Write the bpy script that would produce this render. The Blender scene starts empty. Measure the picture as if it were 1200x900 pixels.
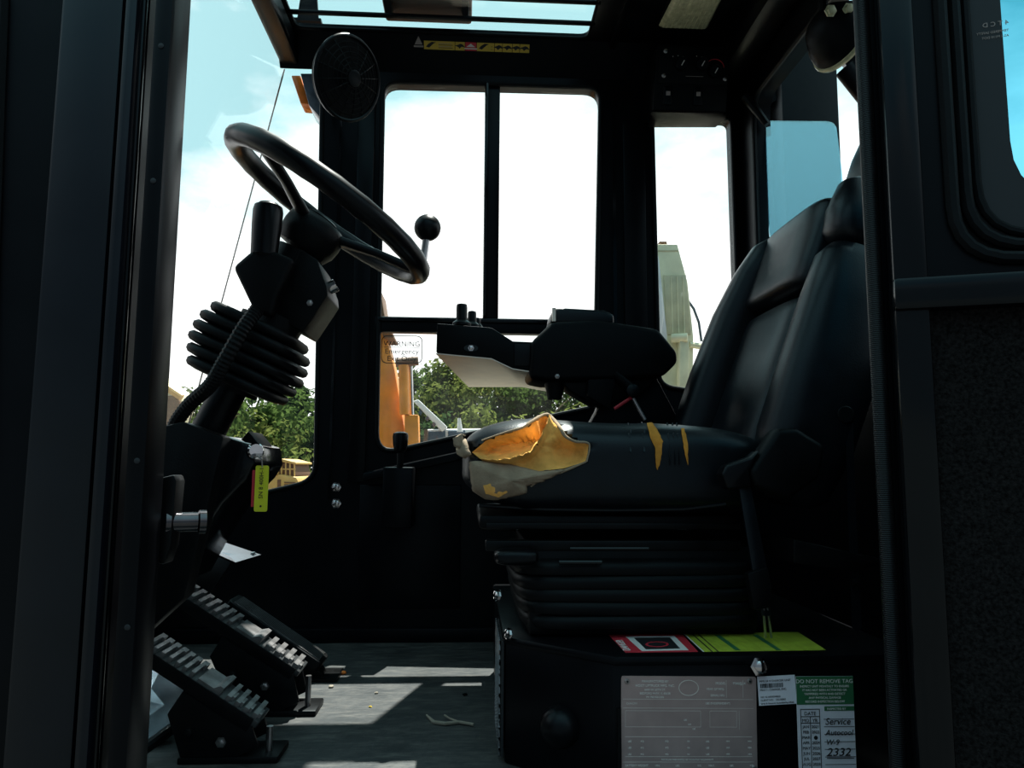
import bpy, bmesh, math, random
from mathutils import Vector as V, Matrix, noise
from mathutils.bvhtree import BVHTree
random.seed(7)
S = bpy.context.scene
C = S.collection

# ---------------------------------------------------------------- camera
EYE = 2.0                       # height of the camera above the yard
F = 867.0                       # focal length in pixels of a 1200 x 900 frame
yaw, pitch, roll = math.radians(3.2), math.radians(6.35), 0.006
fw = V((math.sin(yaw)*math.cos(pitch), math.cos(yaw)*math.cos(pitch), math.sin(pitch)))
r0 = V((math.cos(yaw), -math.sin(yaw), 0)); u0 = r0.cross(fw)
RT = (r0*math.cos(roll) + u0*math.sin(roll)).normalized(); UP = RT.cross(fw).normalized()
cam = bpy.data.cameras.new('camera'); camo = bpy.data.objects.new('camera', cam); C.objects.link(camo)
cam.sensor_width = 36; cam.lens = F*36/1200; cam.clip_start = .02; cam.clip_end = 500
mw = Matrix.Identity(4)
for i in range(3):
    mw[i][0] = RT[i]; mw[i][1] = UP[i]; mw[i][2] = -fw[i]
mw[2][3] = EYE
camo.matrix_world = mw
S.camera = camo

# ---------------------------------------------------------------- world
w = bpy.data.worlds.new('sky'); S.world = w; w.use_nodes = True
N = w.node_tree.nodes; L = w.node_tree.links; N.clear()
out = N.new('ShaderNodeOutputWorld'); bg = N.new('ShaderNodeBackground'); tc = N.new('ShaderNodeTexCoord')
sep = N.new('ShaderNodeSeparateXYZ'); L.new(tc.outputs['Generated'], sep.inputs[0])
el = N.new('ShaderNodeMapRange'); el.inputs[1].default_value = .20; el.inputs[2].default_value = .63
el.inputs[3].default_value = .30; el.inputs[4].default_value = -.14; L.new(sep.outputs['Z'], el.inputs[0])
mp = N.new('ShaderNodeMapping'); mp.inputs['Scale'].default_value = (1.5, 1.5, 3.0); mp.inputs['Location'].default_value = (10.88, 9.15, 9.48)
L.new(tc.outputs['Generated'], mp.inputs[0])
nz = N.new('ShaderNodeTexNoise'); nz.inputs['Scale'].default_value = 1.6; nz.inputs['Detail'].default_value = 7; nz.inputs['Roughness'].default_value = .55
L.new(mp.outputs[0], nz.inputs['Vector'])
ad = N.new('ShaderNodeMath'); ad.operation = 'ADD'; L.new(nz.outputs['Fac'], ad.inputs[0]); L.new(el.outputs[0], ad.inputs[1])
rp = N.new('ShaderNodeValToRGB'); rp.color_ramp.elements[0].position = .46; rp.color_ramp.elements[1].position = .66
L.new(ad.outputs[0], rp.inputs[0])
SUN = V((.31, 1, 2.3)).normalized()
dt = N.new('ShaderNodeVectorMath'); dt.operation = 'DOT_PRODUCT'; L.new(tc.outputs['Generated'], dt.inputs[0]); dt.inputs[1].default_value = SUN
gw_ = N.new('ShaderNodeMapRange'); gw_.interpolation_type = 'SMOOTHSTEP'; gw_.inputs[1].default_value = -.15; gw_.inputs[2].default_value = .57; L.new(dt.outputs['Value'], gw_.inputs[0])
hz = N.new('ShaderNodeMixRGB')              # clear air: deep blue away from the sun, pale cyan around it
hz.inputs[1].default_value = (.030, .11, .20, 1); hz.inputs[2].default_value = (.56, .94, 1.0, 1); L.new(gw_.outputs[0], hz.inputs[0])
cl_ = N.new('ShaderNodeMixRGB')             # clouds: dull away from the sun, glaring around it
cl_.inputs[1].default_value = (.13, .165, .19, 1); cl_.inputs[2].default_value = (1.7, 1.7, 1.7, 1); L.new(gw_.outputs[0], cl_.inputs[0])
mx = N.new('ShaderNodeMixRGB'); L.new(rp.outputs[0], mx.inputs[0]); L.new(hz.outputs[0], mx.inputs[1]); L.new(cl_.outputs[0], mx.inputs[2])
L.new(mx.outputs[0], bg.inputs[0]); bg.inputs[1].default_value = 1.0; L.new(bg.outputs[0], out.inputs[0])

# ---------------------------------------------------------------- sun (over the far side of the truck, a little to its rear)
sd = bpy.data.lights.new('sun', 'SUN'); sun = bpy.data.objects.new('sun', sd); C.objects.link(sun)
sd.energy = 14; sd.angle = math.radians(.53); sd.color = (1, .95, .86)
sun.rotation_euler = V((.31, 1, 2.3)).to_track_quat('Z', 'Y').to_euler(); sun.location = (3, 10, 23)

S.view_settings.view_transform = 'Standard'; S.view_settings.look = 'None'
S.view_settings.exposure = 0; S.view_settings.gamma = 1; S.view_settings.use_curve_mapping = False

# ---------------------------------------------------------------- helpers
def ray(px, py): return fw + RT*((px-600)/F) - UP*((py-450)/F)
O = V((0, 0, EYE))
def P(px, py, y): d = ray(px, py); return O + d*(y/d.y)             # the photo's point at depth y
def PX(px, py, x): d = ray(px, py); return O + d*(x/d.x)            # ... on the plane x
def PZ(px, py, z): d = ray(px, py); return O + d*((z-EYE)/d.z)      # ... on the plane z

MATS = {}
def pm(name, col, rough=.5, metal=0, var=.25, scale=30, bump=0, bscale=200, coat=0, spec=.5, wave=None, emit=None):
    m = bpy.data.materials.new(name); m.use_nodes = True; n = m.node_tree.nodes; l = m.node_tree.links
    b = n['Principled BSDF']; b.inputs['Metallic'].default_value = metal; b.inputs['Specular Tint'].default_value = (.72, .9, 1.0, 1) if max(col) < .03 else (1, 1, 1, 1); b.inputs['Specular IOR Level'].default_value = spec  # bluish shade and sheen tinted into the specular of dark materials
    b.inputs['Coat Weight'].default_value = coat; b.inputs['Coat Roughness'].default_value = .08
    t = n.new('ShaderNodeTexCoord'); z = n.new('ShaderNodeTexNoise'); z.inputs['Scale'].default_value = scale; z.inputs['Detail'].default_value = 5
    l.new(t.outputs['Object'], z.inputs['Vector'])
    r = n.new('ShaderNodeValToRGB'); l.new(z.outputs['Fac'], r.inputs[0])
    r.color_ramp.elements[0].position = .3; r.color_ramp.elements[1].position = .7
    r.color_ramp.elements[0].color = [c*(1-var) for c in col]+[1]; r.color_ramp.elements[1].color = [c*(1+var) for c in col]+[1]
    l.new(r.outputs[0], b.inputs['Base Color'])
    mr = n.new('ShaderNodeMapRange'); mr.inputs[3].default_value = max(.03, rough-.07); mr.inputs[4].default_value = min(1, rough+.07)
    l.new(z.outputs['Fac'], mr.inputs[0]); l.new(mr.outputs[0], b.inputs['Roughness'])
    if bump or wave:
        bn = n.new('ShaderNodeBump'); bn.inputs['Strength'].default_value = bump or .6; bn.inputs['Distance'].default_value = .003
        if wave:
            q = n.new('ShaderNodeTexWave'); q.bands_direction = wave[0]; q.inputs['Scale'].default_value = wave[1]
        else:
            q = n.new('ShaderNodeTexNoise'); q.inputs['Scale'].default_value = bscale; q.inputs['Detail'].default_value = 4
        l.new(t.outputs['Object'], q.inputs['Vector']); l.new(q.outputs['Fac'], bn.inputs['Height']); l.new(bn.outputs[0], b.inputs['Normal'])
    if emit:
        b.inputs['Emission Color'].default_value = (*emit[0], 1); b.inputs['Emission Strength'].default_value = emit[1]
    MATS[name] = m; return m
def glass(name, tint, refl, thin=None, gl=(1, 1, 1), k=.96):
    m = bpy.data.materials.new(name); m.use_nodes = True; n = m.node_tree.nodes; l = m.node_tree.links; n.clear()
    o = n.new('ShaderNodeOutputMaterial'); t = n.new('ShaderNodeBsdfTransparent'); t.inputs[0].default_value = (*tint, 1)
    g = n.new('ShaderNodeBsdfGlossy'); g.inputs['Roughness'].default_value = .02; g.inputs[0].default_value = (*gl, 1)
    x = n.new('ShaderNodeMixShader'); f = n.new('ShaderNodeLayerWeight'); f.inputs[0].default_value = .5      # Schlick's law on both faces
    e5 = n.new('ShaderNodeMath'); e5.operation = 'POWER'; e5.inputs[1].default_value = 5; l.new(f.outputs['Facing'], e5.inputs[0])
    a = n.new('ShaderNodeMath'); a.operation = 'MULTIPLY_ADD'; a.inputs[1].default_value = k-refl; a.inputs[2].default_value = refl; a.use_clamp = True
    l.new(e5.outputs[0], a.inputs[0]); l.new(a.outputs[0], x.inputs[0]); l.new(t.outputs[0], x.inputs[1]); l.new(g.outputs[0], x.inputs[2])
    if thin:                                                        # dust film on the pane
        d = n.new('ShaderNodeBsdfDiffuse'); d.inputs[0].default_value = (.6, .6, .58, 1); tl = n.new('ShaderNodeBsdfTranslucent'); tl.inputs[0].default_value = (.6, .6, .58, 1)
        dm = n.new('ShaderNodeMixShader'); dm.inputs[0].default_value = .5; l.new(d.outputs[0], dm.inputs[1]); l.new(tl.outputs[0], dm.inputs[2])
        z = n.new('ShaderNodeTexNoise'); z.inputs['Scale'].default_value = 9; z.inputs['Detail'].default_value = 8
        tcn = n.new('ShaderNodeTexCoord'); l.new(tcn.outputs['Object'], z.inputs['Vector'])
        mr = n.new('ShaderNodeMapRange'); mr.inputs[1].default_value = .35; mr.inputs[2].default_value = .8; mr.inputs[4].default_value = thin
        l.new(z.outputs['Fac'], mr.inputs[0]); y = n.new('ShaderNodeMixShader')
        l.new(mr.outputs[0], y.inputs[0]); l.new(x.outputs[0], y.inputs[1]); l.new(dm.outputs[0], y.inputs[2]); l.new(y.outputs[0], o.inputs[0])
    else: l.new(x.outputs[0], o.inputs[0])
    MATS[name] = m; return m

pm('paint', (.0022, .0024, .0036), .34, var=.2, scale=12, spec=.16)           # black satin paint of the cab shell
pm('paint_gloss', (.0025, .003, .004), .16, var=.2, scale=8, coat=.1, spec=.25)
pm('paint_navy', (.003, .004, .0075), .30, var=.2, scale=10, spec=.42)       # glossy door frame paint
pm('plastic', (.003, .003, .0036), .45, bump=.15, bscale=350, spec=.12)
pm('plastic_smooth', (.003, .003, .004), .32, spec=.2)
pm('rubber', (.0028, .0028, .0034), .5, bump=.1, bscale=300, spec=.16)
pm('seal', (.006, .006, .007), .4, wave=('Z', 120), bump=.35, spec=.25)
pm('vinyl', (.0025, .004, .0065), .36, bump=.12, bscale=400, spec=.34)
pm('rib_rubber', (.05, .052, .055), .45, var=.3)
pm('carpet', (.0095, .0095, .010), .95, var=.75, scale=230, bump=.6, bscale=400, spec=.05)
pm('mat_rubber', (.024, .024, .0245), .6, var=.5, scale=9, bump=.4, bscale=60)
pm('dust', (.3, .27, .22), .95)
pm('steel', (.35, .35, .36), .32, metal=1, var=.3, scale=25, bump=.1)
pm('worn_steel', (.28, .28, .29), .36, metal=.75, var=.45, scale=30, bump=.15, bscale=120)
pm('dark_chrome', (.09, .09, .10), .18, metal=1, var=.2)
pm('pad_steel', (.05, .055, .06), .42, metal=.5, var=.4, scale=30)
pm('chrome', (.6, .6, .62), .12, metal=1, var=.1)
pm('dark_steel', (.004, .004, .0045), .4, metal=0, var=.3, spec=.15)
pm('grey_under', (.80, .75, .66), .34, metal=.85, var=.12, scale=20)
pm('foam', (.88, .48, .13), .95, var=.35, scale=22, bump=.9, bscale=90, spec=.1)
pm('foam_deep', (.60, .26, .045), .95, var=.3, scale=25, bump=.6, bscale=90, spec=.1)
pm('backing', (.30, .245, .18), .95, var=.22, scale=30, bump=.3, bscale=300, spec=.1)
pm('yellow_plastic', (.62, .66, .03), .4, var=.06)
pm('amber', (.9, .22, .03), .2, var=.15)
pm('white_print', (.75, .75, .74), .6, var=.05)
pm('black_print', (.012, .012, .014), .6, var=.05)
pm('silver_print', (.75, .72, .7), .5, var=.05)
pm('kick_metal', (.16, .19, .22), .24, metal=1, var=.5, scale=9)
pm('grey_print', (.32, .29, .28), .5, var=.08)
pm('red_print', (.55, .03, .05), .5, var=.08)
pm('yellow_print', (.62, .45, .06), .5, var=.08)
pm('lime_print', (.42, .52, .05), .5, var=.18, scale=40)
pm('green_print', (.03, .16, .07), .5, var=.1)
pm('paper', (.82, .84, .95), .6, var=.06)
pm('plate_metal', (.46, .36, .36), .45, metal=.5, var=.12, scale=20)
pm('lens', (.55, .55, .35), .25, var=.25, scale=60, bump=.5, bscale=90)
pm('brown_box', (.05, .02, .012), .6)
pm('machine_orange', (.72, .25, .012), .45, var=.18, scale=6)
pm('machine_cream', (.78, .74, .52), .5, var=.15, scale=6)
pm('machine_cream_dark', (.60, .56, .38), .55, var=.2, scale=6)
pm('machine_yellow', (.50, .32, .10), .5, var=.15, scale=4)
pm('machine_brown', (.12, .06, .03), .6)
pm('machine_white', (.75, .75, .77), .45, var=.1, scale=5)
pm('machine_glass', (.06, .09, .13), .08)
pm('tyre', (.02, .02, .02), .8)
pm('bark', (.20, .16, .11), .9, var=.4, scale=12, bump=.6, bscale=40)
pm('low_bounce_dark', (.026, .024, .022), .9, var=.3, scale=3, bump=.4, bscale=40)
pm('gravel', (.17, .155, .13), .95, var=.3, scale=3, bump=.5, bscale=30)
glass('glass_clear', (.97, .985, .98), .018)
glass('glass_screen', (.975, .985, .985), .012, k=.45)
glass('glass_dusty', (.95, .97, .96), .02, .03)
glass('glass_blue', (.36, .72, .82), .02)
glass('glass_reflect', (.70, .88, .95), .34, gl=(.62, .92, 1))
def leafmat(name, a, b):
    m = bpy.data.materials.new(name); m.use_nodes = True; n = m.node_tree.nodes; l = m.node_tree.links; n.clear()
    o = n.new('ShaderNodeOutputMaterial'); t = n.new('ShaderNodeTexCoord'); z = n.new('ShaderNodeTexNoise'); z.inputs['Scale'].default_value = 2.2
    z.inputs['Detail'].default_value = 6; l.new(t.outputs['Object'], z.inputs['Vector'])
    r = n.new('ShaderNodeValToRGB'); r.color_ramp.elements[0].position = .35; r.color_ramp.elements[1].position = .65
    r.color_ramp.elements[0].color = (*a, 1); r.color_ramp.elements[1].color = (*b, 1); l.new(z.outputs['Fac'], r.inputs[0])
    d = n.new('ShaderNodeBsdfDiffuse'); s = n.new('ShaderNodeBsdfTranslucent'); x = n.new('ShaderNodeMixShader'); x.inputs[0].default_value = .45
    l.new(r.outputs[0], d.inputs[0]); l.new(r.outputs[0], s.inputs[0]); l.new(d.outputs[0], x.inputs[1]); l.new(s.outputs[0], x.inputs[2]); l.new(x.outputs[0], o.inputs[0])
    MATS[name] = m
leafmat('leaf_mid', (.035, .065, .018), (.095, .15, .04))
leafmat('leaf_dark', (.018, .04, .016), (.05, .09, .03))
leafmat('leaf_light', (.07, .10, .025), (.17, .20, .055))

m_ = MATS['mat_rubber']; n_ = m_.node_tree.nodes; l_ = m_.node_tree.links                 # trodden dust and scuffs on the rubber
t_ = n_.new('ShaderNodeTexCoord'); g_ = n_.new('ShaderNodeMapping'); g_.inputs['Scale'].default_value = (7, 30, 7); l_.new(t_.outputs['Object'], g_.inputs[0])
z_ = n_.new('ShaderNodeTexNoise'); z_.inputs['Scale'].default_value = 2.2; z_.inputs['Detail'].default_value = 9; z_.inputs['Roughness'].default_value = .72; l_.new(g_.outputs[0], z_.inputs['Vector'])
r_ = n_.new('ShaderNodeValToRGB'); r_.color_ramp.elements[0].position = .46; r_.color_ramp.elements[1].position = .72; l_.new(z_.outputs['Fac'], r_.inputs[0])
x_ = n_.new('ShaderNodeMixRGB'); b_ = n_['Principled BSDF']; l_.new(r_.outputs[0], x_.inputs[0])
l_.new(b_.inputs['Base Color'].links[0].from_socket, x_.inputs[1]); x_.inputs[2].default_value = (.10, .096, .088, 1); l_.new(x_.outputs[0], b_.inputs['Base Color'])
WL = {}                                                             # world location of each parent
def tag(o, label=None, cat=None, group=None, kind=None):
    if label: o['label'] = label
    if cat: o['category'] = cat
    if group: o['group'] = group
    if kind: o['kind'] = kind
    return o
def thing(name, label, cat, loc, group=None, kind=None):
    o = bpy.data.objects.new(name, None); C.objects.link(o); o.location = loc; o.empty_display_size = .05
    WL[o] = V(loc); return tag(o, label, cat, group, kind)
def link(name, me, mat, parent=None, kind=None, label=None):
    """link mesh data given in world coordinates as one object with its origin at its own middle"""
    vs = [v.co for v in me.vertices]
    lo = V([min(v[i] for v in vs) for i in range(3)]); hi = V([max(v[i] for v in vs) for i in range(3)])
    c = (lo+hi)/2; me.transform(Matrix.Translation(-c))
    o = bpy.data.objects.new(name, me); C.objects.link(o); WL[o] = c
    me.materials.clear(); me.materials.append(MATS[mat])
    if parent: o.parent = parent; o.location = c-WL[parent]
    else: o.location = c
    return tag(o, label, None, None, kind)
class MB:
    def __init__(s): s.v = []; s.f = []
    def add(s, vs, fs):
        k = len(s.v); s.v += [V(p) for p in vs]; s.f += [[i+k for i in f] for f in fs]; return s
    def hexa(s, a):                                                 # 4 points of one face, then the 4 opposite
        return s.add(a, [(0,1,2,3),(7,6,5,4),(0,4,5,1),(1,5,6,2),(2,6,7,3),(3,7,4,0)])
    def box(s, c, size, M=None):
        c = V(c); h = V(size)/2; p = []
        for z in (-1, 1):
            for x, y in ((-1,-1),(1,-1),(1,1),(-1,1)):
                q = V((x*h.x, y*h.y, z*h.z)); p.append(c + (M @ q if M else q))
        return s.hexa(p)
    def prism(s, poly, vec):
        n = len(poly); vec = V(vec); a = [V(p) for p in poly]
        return s.add(a+[p+vec for p in a], [list(range(n)), list(range(2*n-1, n-1, -1))]+[(i, i+n, (i+1)%n+n, (i+1)%n) for i in range(n)])
    def tube(s, pts, r, seg=12, closed=False, cap=True):
        pts = [V(p) for p in pts]; n = len(pts); rs = r if isinstance(r, (list, tuple)) else [r]*n
        vs = []; prev = None
        for i, p in enumerate(pts):
            a = pts[(i-1)%n] if (closed or i) else p; b = pts[(i+1)%n] if (closed or i < n-1) else p
            t = (b-a).normalized()
            if prev is None: x = t.cross(V((.3, .2, 1)) if abs(t.z) < .9 else V((1, .1, 0))).normalized()
            else: x = (prev-t*prev.dot(t)).normalized()
            prev = x; y = t.cross(x)
            vs += [p+(x*math.cos(k*2*math.pi/seg)+y*math.sin(k*2*math.pi/seg))*rs[i] for k in range(seg)]
        fs = []
        for i in range(n if closed else n-1):
            j = (i+1)%n
            fs += [(i*seg+k, i*seg+(k+1)%seg, j*seg+(k+1)%seg, j*seg+k) for k in range(seg)]
        if cap and not closed: fs += [list(range(seg-1, -1, -1)), list(range((n-1)*seg, n*seg))]
        return s.add(vs, fs)
    def lathe(s, prof, o, axis, seg=24):                             # prof: (radius, height along the axis)
        o = V(o); t = V(axis).normalized(); x = t.cross(V((0, 0, 1)) if abs(t.z) < .9 else V((1, 0, 0))).normalized(); y = t.cross(x)
        vs = []
        for r, h in prof: vs += [o+t*h+(x*math.cos(k*2*math.pi/seg)+y*math.sin(k*2*math.pi/seg))*max(r, 1e-4) for k in range(seg)]
        n = len(prof); fs = [(i*seg+k, i*seg+(k+1)%seg, (i+1)*seg+(k+1)%seg, (i+1)*seg+k) for i in range(n-1) for k in range(seg)]
        fs += [list(range(seg-1, -1, -1)), list(range((n-1)*seg, n*seg))]
        return s.add(vs, fs)
    def loft(s, secs, e=.5, seg=24):                                 # secs: (centre, half axis a, half axis b): superellipse sections
        vs = []
        for c, a, b in secs:
            for k in range(seg):
                t = k*2*math.pi/seg; ct, st = math.cos(t), math.sin(t)
                vs.append(V(c)+V(a)*math.copysign(abs(ct)**e, ct)+V(b)*math.copysign(abs(st)**e, st))
        n = len(secs); fs = [(i*seg+k, i*seg+(k+1)%seg, (i+1)*seg+(k+1)%seg, (i+1)*seg+k) for i in range(n-1) for k in range(seg)]
        fs += [list(range(seg-1, -1, -1)), list(range((n-1)*seg, n*seg))]
        return s.add(vs, fs)
    def superell(s, c, r, e1=.4, e2=.4, nu=24, nv=40, fn=None):
        vs = []
        def sq(t_, e):                                              # evenly spaced superellipse
            c_, s_ = math.cos(t_), math.sin(t_); r_ = (abs(c_)**(2/e)+abs(s_)**(2/e))**(-e/2); return c_*r_, s_*r_
        for i in range(nu+1):
            a = -math.pi/2+math.pi*i/nu
            for k in range(nv):
                b = 2*math.pi*k/nv
                ca, sa = sq(a, e1); cb_, sb_ = sq(b, e2); p = V((ca*cb_*r[0], ca*sb_*r[1], sa*r[2]))
                vs.append(V(c)+(fn(p) if fn else p))
        fs = [(i*nv+k, i*nv+(k+1)%nv, (i+1)*nv+(k+1)%nv, (i+1)*nv+k) for i in range(nu) for k in range(nv)]
        return s.add(vs, fs)
    def mesh(s, name, bevel=0, smooth=35, seg=2):
        me = bpy.data.meshes.new(name); me.from_pydata([tuple(v) for v in s.v], [], s.f)
        bm = bmesh.new(); bm.from_mesh(me)
        bmesh.ops.remove_doubles(bm, verts=bm.verts, dist=1e-5); bmesh.ops.recalc_face_normals(bm, faces=bm.faces)
        if bevel:
            es = [e for e in bm.edges if len(e.link_faces) == 2 and e.calc_face_angle(0) > .5]
            bmesh.ops.bevel(bm, geom=es, offset=bevel, segments=seg, affect='EDGES', clamp_overlap=True, profile=.5)
        bm.to_mesh(me); bm.free()
        me.polygons.foreach_set('use_smooth', [True]*len(me.polygons)); me.set_sharp_from_angle(angle=math.radians(smooth))
        return me
    def build(s, name, mat, parent=None, bevel=0, smooth=35, kind=None, label=None, seg=2):
        return link(name, s.mesh(name, bevel, smooth, seg), mat, parent, kind, label)
def rnd(pts, rad, n=6):                                              # round the corners of a 2-D polygon
    out_ = []; k = len(pts); rad = rad if isinstance(rad, (list, tuple)) else [rad]*k
    for i in range(k):
        p = V(pts[i][:2]); a = V(pts[i-1][:2])-p; b = V(pts[(i+1)%k][:2])-p; r = rad[i]
        if r <= 0: out_.append(tuple(p)); continue
        ang = a.angle(b); d = min(r/math.tan(ang/2), a.length*.49, b.length*.49); pa = p+a.normalized()*d; pb = p+b.normalized()*d
        for j in range(n+1):
            t = j/n; q = pa*(1-t)**2+p*2*t*(1-t)+pb*t*t; out_.append(tuple(q))
    return out_
def plate(loops, thick, M, name='plate', bev=0):
    """a flat plate with holes: first loop is the outline, the others are holes; M maps (u, v, w) to the world"""
    cu = bpy.data.curves.new(name, 'CURVE'); cu.dimensions = '2D'; cu.fill_mode = 'BOTH'; cu.extrude = thick/2
    if bev: cu.bevel_depth = bev; cu.bevel_resolution = 1; cu.offset = -bev
    for lp in loops:
        sp = cu.splines.new('POLY'); sp.points.add(len(lp)-1); sp.use_cyclic_u = True
        for q, p in zip(sp.points, lp): q.co = (p[0], p[1], 0, 1)
    ob = bpy.data.objects.new(name, cu); me = bpy.data.meshes.new_from_object(ob); me.transform(M)
    bpy.data.objects.remove(ob); bpy.data.curves.remove(cu)
    me.polygons.foreach_set('use_smooth', [True]*len(me.polygons)); me.set_sharp_from_angle(angle=math.radians(35))
    return me
def MXZ(y): return Matrix(((1,0,0,0),(0,0,-1,y),(0,1,0,0),(0,0,0,1)))     # (u, v) -> (x, z) at depth y
def MYZ(x): return Matrix(((0,0,1,x),(1,0,0,0),(0,1,0,0),(0,0,0,1)))      # (u, v) -> (y, z) at x
def MXY(z): return Matrix(((1,0,0,0),(0,1,0,0),(0,0,1,z),(0,0,0,1)))      # (u, v) -> (x, y) at z
def frame(o, u, v):                                                  # a local frame: u right, v up
    u = V(u).normalized(); v = V(v); v = (v-u*v.dot(u)).normalized(); n = u.cross(v); M = Matrix.Identity(4)
    for i in range(3): M[i][0] = u[i]; M[i][1] = v[i]; M[i][2] = n[i]; M[i][3] = o[i]
    return M
def text(s, size, M, mat, parent, name='lettering', align='LEFT', depth=.0003, shear=0, sx=1):
    cu = bpy.data.curves.new(name, 'FONT'); cu.body = s; cu.size = size; cu.align_x = align; cu.extrude = depth; cu.shear = shear; cu.resolution_u = 3
    ob = bpy.data.objects.new(name, cu); me = bpy.data.meshes.new_from_object(ob); me.transform(M @ Matrix.Diagonal((sx, 1, 1, 1)))
    bpy.data.objects.remove(ob); bpy.data.curves.remove(cu)
    return link(name, me, mat, parent)
def rect(M, u0_, v0_, u1, v1, w0=0, w1=.0006):
    return MB().hexa([M @ V(p) for p in ((u0_,v0_,w0),(u1,v0_,w0),(u1,v1,w0),(u0_,v1,w0),(u0_,v0_,w1),(u1,v0_,w1),(u1,v1,w1),(u0_,v1,w1))])
def bolt(p, axis, r, parent, mat='steel', name='bolt'):
    p = V(p); mb = MB().lathe([(r*1.45, 0), (r*1.45, r*.25), (r, r*.3), (r, r*.9), (r*.75, r*1.05)], p, axis, 6)
    return mb.build(name, mat, parent)
def ctext(s, *a, **k): return text(s, *a, align='CENTER', **k)

# ================================================================ the cab shell
YN, YF = .95, 2.25                # inner faces of the door side and of the far side
ZF = EYE-.51                      # cab floor
ZC = EYE+1.33                     # underside of the roof
T = P(328, 86, YF); B = P(187, 607, YF)          # raked front edge of the side glass
XR = P(872, 300, YF).x            # rear wall
def q(px, py, y=YF): p = P(px, py, y); return (p.x, p.z)

# floor ------------------------------------------------------------------
MB().box(((B.x+XR)/2-.05, (YN+YF)/2, ZF-.03), (XR-B.x+.3, YF-YN+.2, .06)).build('floor', 'mat_rubber', kind='structure')
fl = [o for o in C.objects if o.name == 'floor'][0]
MB().box(((B.x+XR)/2, YF-.012, ZF+.02), (XR-B.x-.1, .024, .04)).build('baseboard_far', 'paint', kind='structure', bevel=.004)

# far side ---------------------------------------------------------------
Z0, Z1 = ZF-.03, ZC+.03
h2 = rnd([q(449, 96), q(704, 103), q(697, 477), q(441, 533)], [.05, .05, .03, .055])
h3 = rnd([q(764, 139), q(857, 139), q(868, 468), q(772, 452)], [.022, .022, .05, .05])
outl = [(q(378, 86)[0], Z1), (XR, Z1), (XR, Z0), (B.x, Z0), q(187, 607)]
outl += rnd([q(187, 607), q(370, 563), q(378, 86)], [0, .07, 0])[1:-1]
wf = link('wall_far', plate([outl, h2, h3], .05, MXZ(YF+.025)), 'paint', kind='structure')
def gasket(loop, y, r, parent, name='gasket', closed=True):
    return MB().tube([(a, y, b) for a, b in loop], r, 8, closed).build(name, 'rubber', parent)
def pane(loop, y, parent, mat='glass_clear', t=.005): return link('pane', plate([loop], t, MXZ(y)), mat, parent)
# the two-light sliding window with the emergency exit pane below
w1 = thing('window_1', None, None, P(573, 533, YF), kind='structure')
gasket(h2, YF-.004, .008, w1); 
zr0, zr1 = q(570, 391)[1], q(570, 373)[1]
MB().box(((q(441,380)[0]+q(704,380)[0])/2, YF+.012, (zr0+zr1)/2), (q(704,380)[0]-q(441,380)[0]+.01, .036, zr1-zr0)).build('rail', 'paint', w1, bevel=.004)
MB().box(((q(441,380)[0]+q(704,380)[0])/2, YF-.009, zr1-.010), (q(704,380)[0]-q(441,380)[0]-.01, .008, .012)).build('slide_track', 'paint_gloss', w1, bevel=.002)
xm0, xm1 = q(567, 240)[0], q(585, 240)[0]
MB().box(((xm0+xm1)/2, YF+.014, (zr1+q(575,97)[1])/2), (xm1-xm0, .03, q(575,97)[1]-zr1)).build('mullion', 'paint', w1, bevel=.004)
MB().box((xm0+.006, YF-.006, (zr1+q(575,97)[1])/2+.0), (.010, .012, q(575,97)[1]-zr1-.01)).build('sash_stile', 'paint_gloss', w1, bevel=.002)
pane(rnd([q(449,98), (xm0+.005, q(570,98)[1]), (xm0+.005, zr1), q(444,374)], [.045,.02,.01,.01]), YF+.03, w1)
pane(rnd([(xm1-.005, q(585,99)[1]), q(704,104), q(700,374), (xm1-.005, zr1)], [.01,.045,.01,.01]), YF+.038, w1)
pane(rnd([q(443,390), q(701,390), q(697,477), q(441,533)], [0,0,.03,.05]), YF+.03, w1, 'glass_dusty')
# exit notice printed on the lower pane
Mst = MXZ(YF+.027); a0 = V(q(446,391)); a1 = V(q(494,425)); 
ring = rnd([(a0.x,a0.y),(a1.x,a0.y),(a1.x,a1.y),(a0.x,a1.y)], .02)
cx = (a0.x+a1.x)/2; ins = [(cx+(u-cx)*.965, (a0.y+a1.y)/2+(v_-(a0.y+a1.y)/2)*.95) for u, v_ in ring]
stk = link('exit_notice', plate([ring, ins], .0006, Mst), 'black_print', w1, label='clear sticker with black warning lettering')
for s_, py_, sz in (('WARNING', 404, .022), ('Emergency', 413, .0225), ('Exit Only', 421.5, .0225)):
    ctext(s_, sz, Mst @ Matrix.Translation((cx, q(470, py_)[1], 0)), 'black_print', stk, sx=1.05)
rect(Mst, a0.x+.008, q(470,405.6)[1], a1.x-.008, q(470,405.0)[1]).build('rule', 'black_print', stk)
# quarter pane behind it
w2 = thing('window_2', None, None, P(815, 460, YF), kind='structure')
gasket(h3, YF-.004, .007, w2); pane([(a, b) for a, b in h3], YF+.03, w2)
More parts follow.
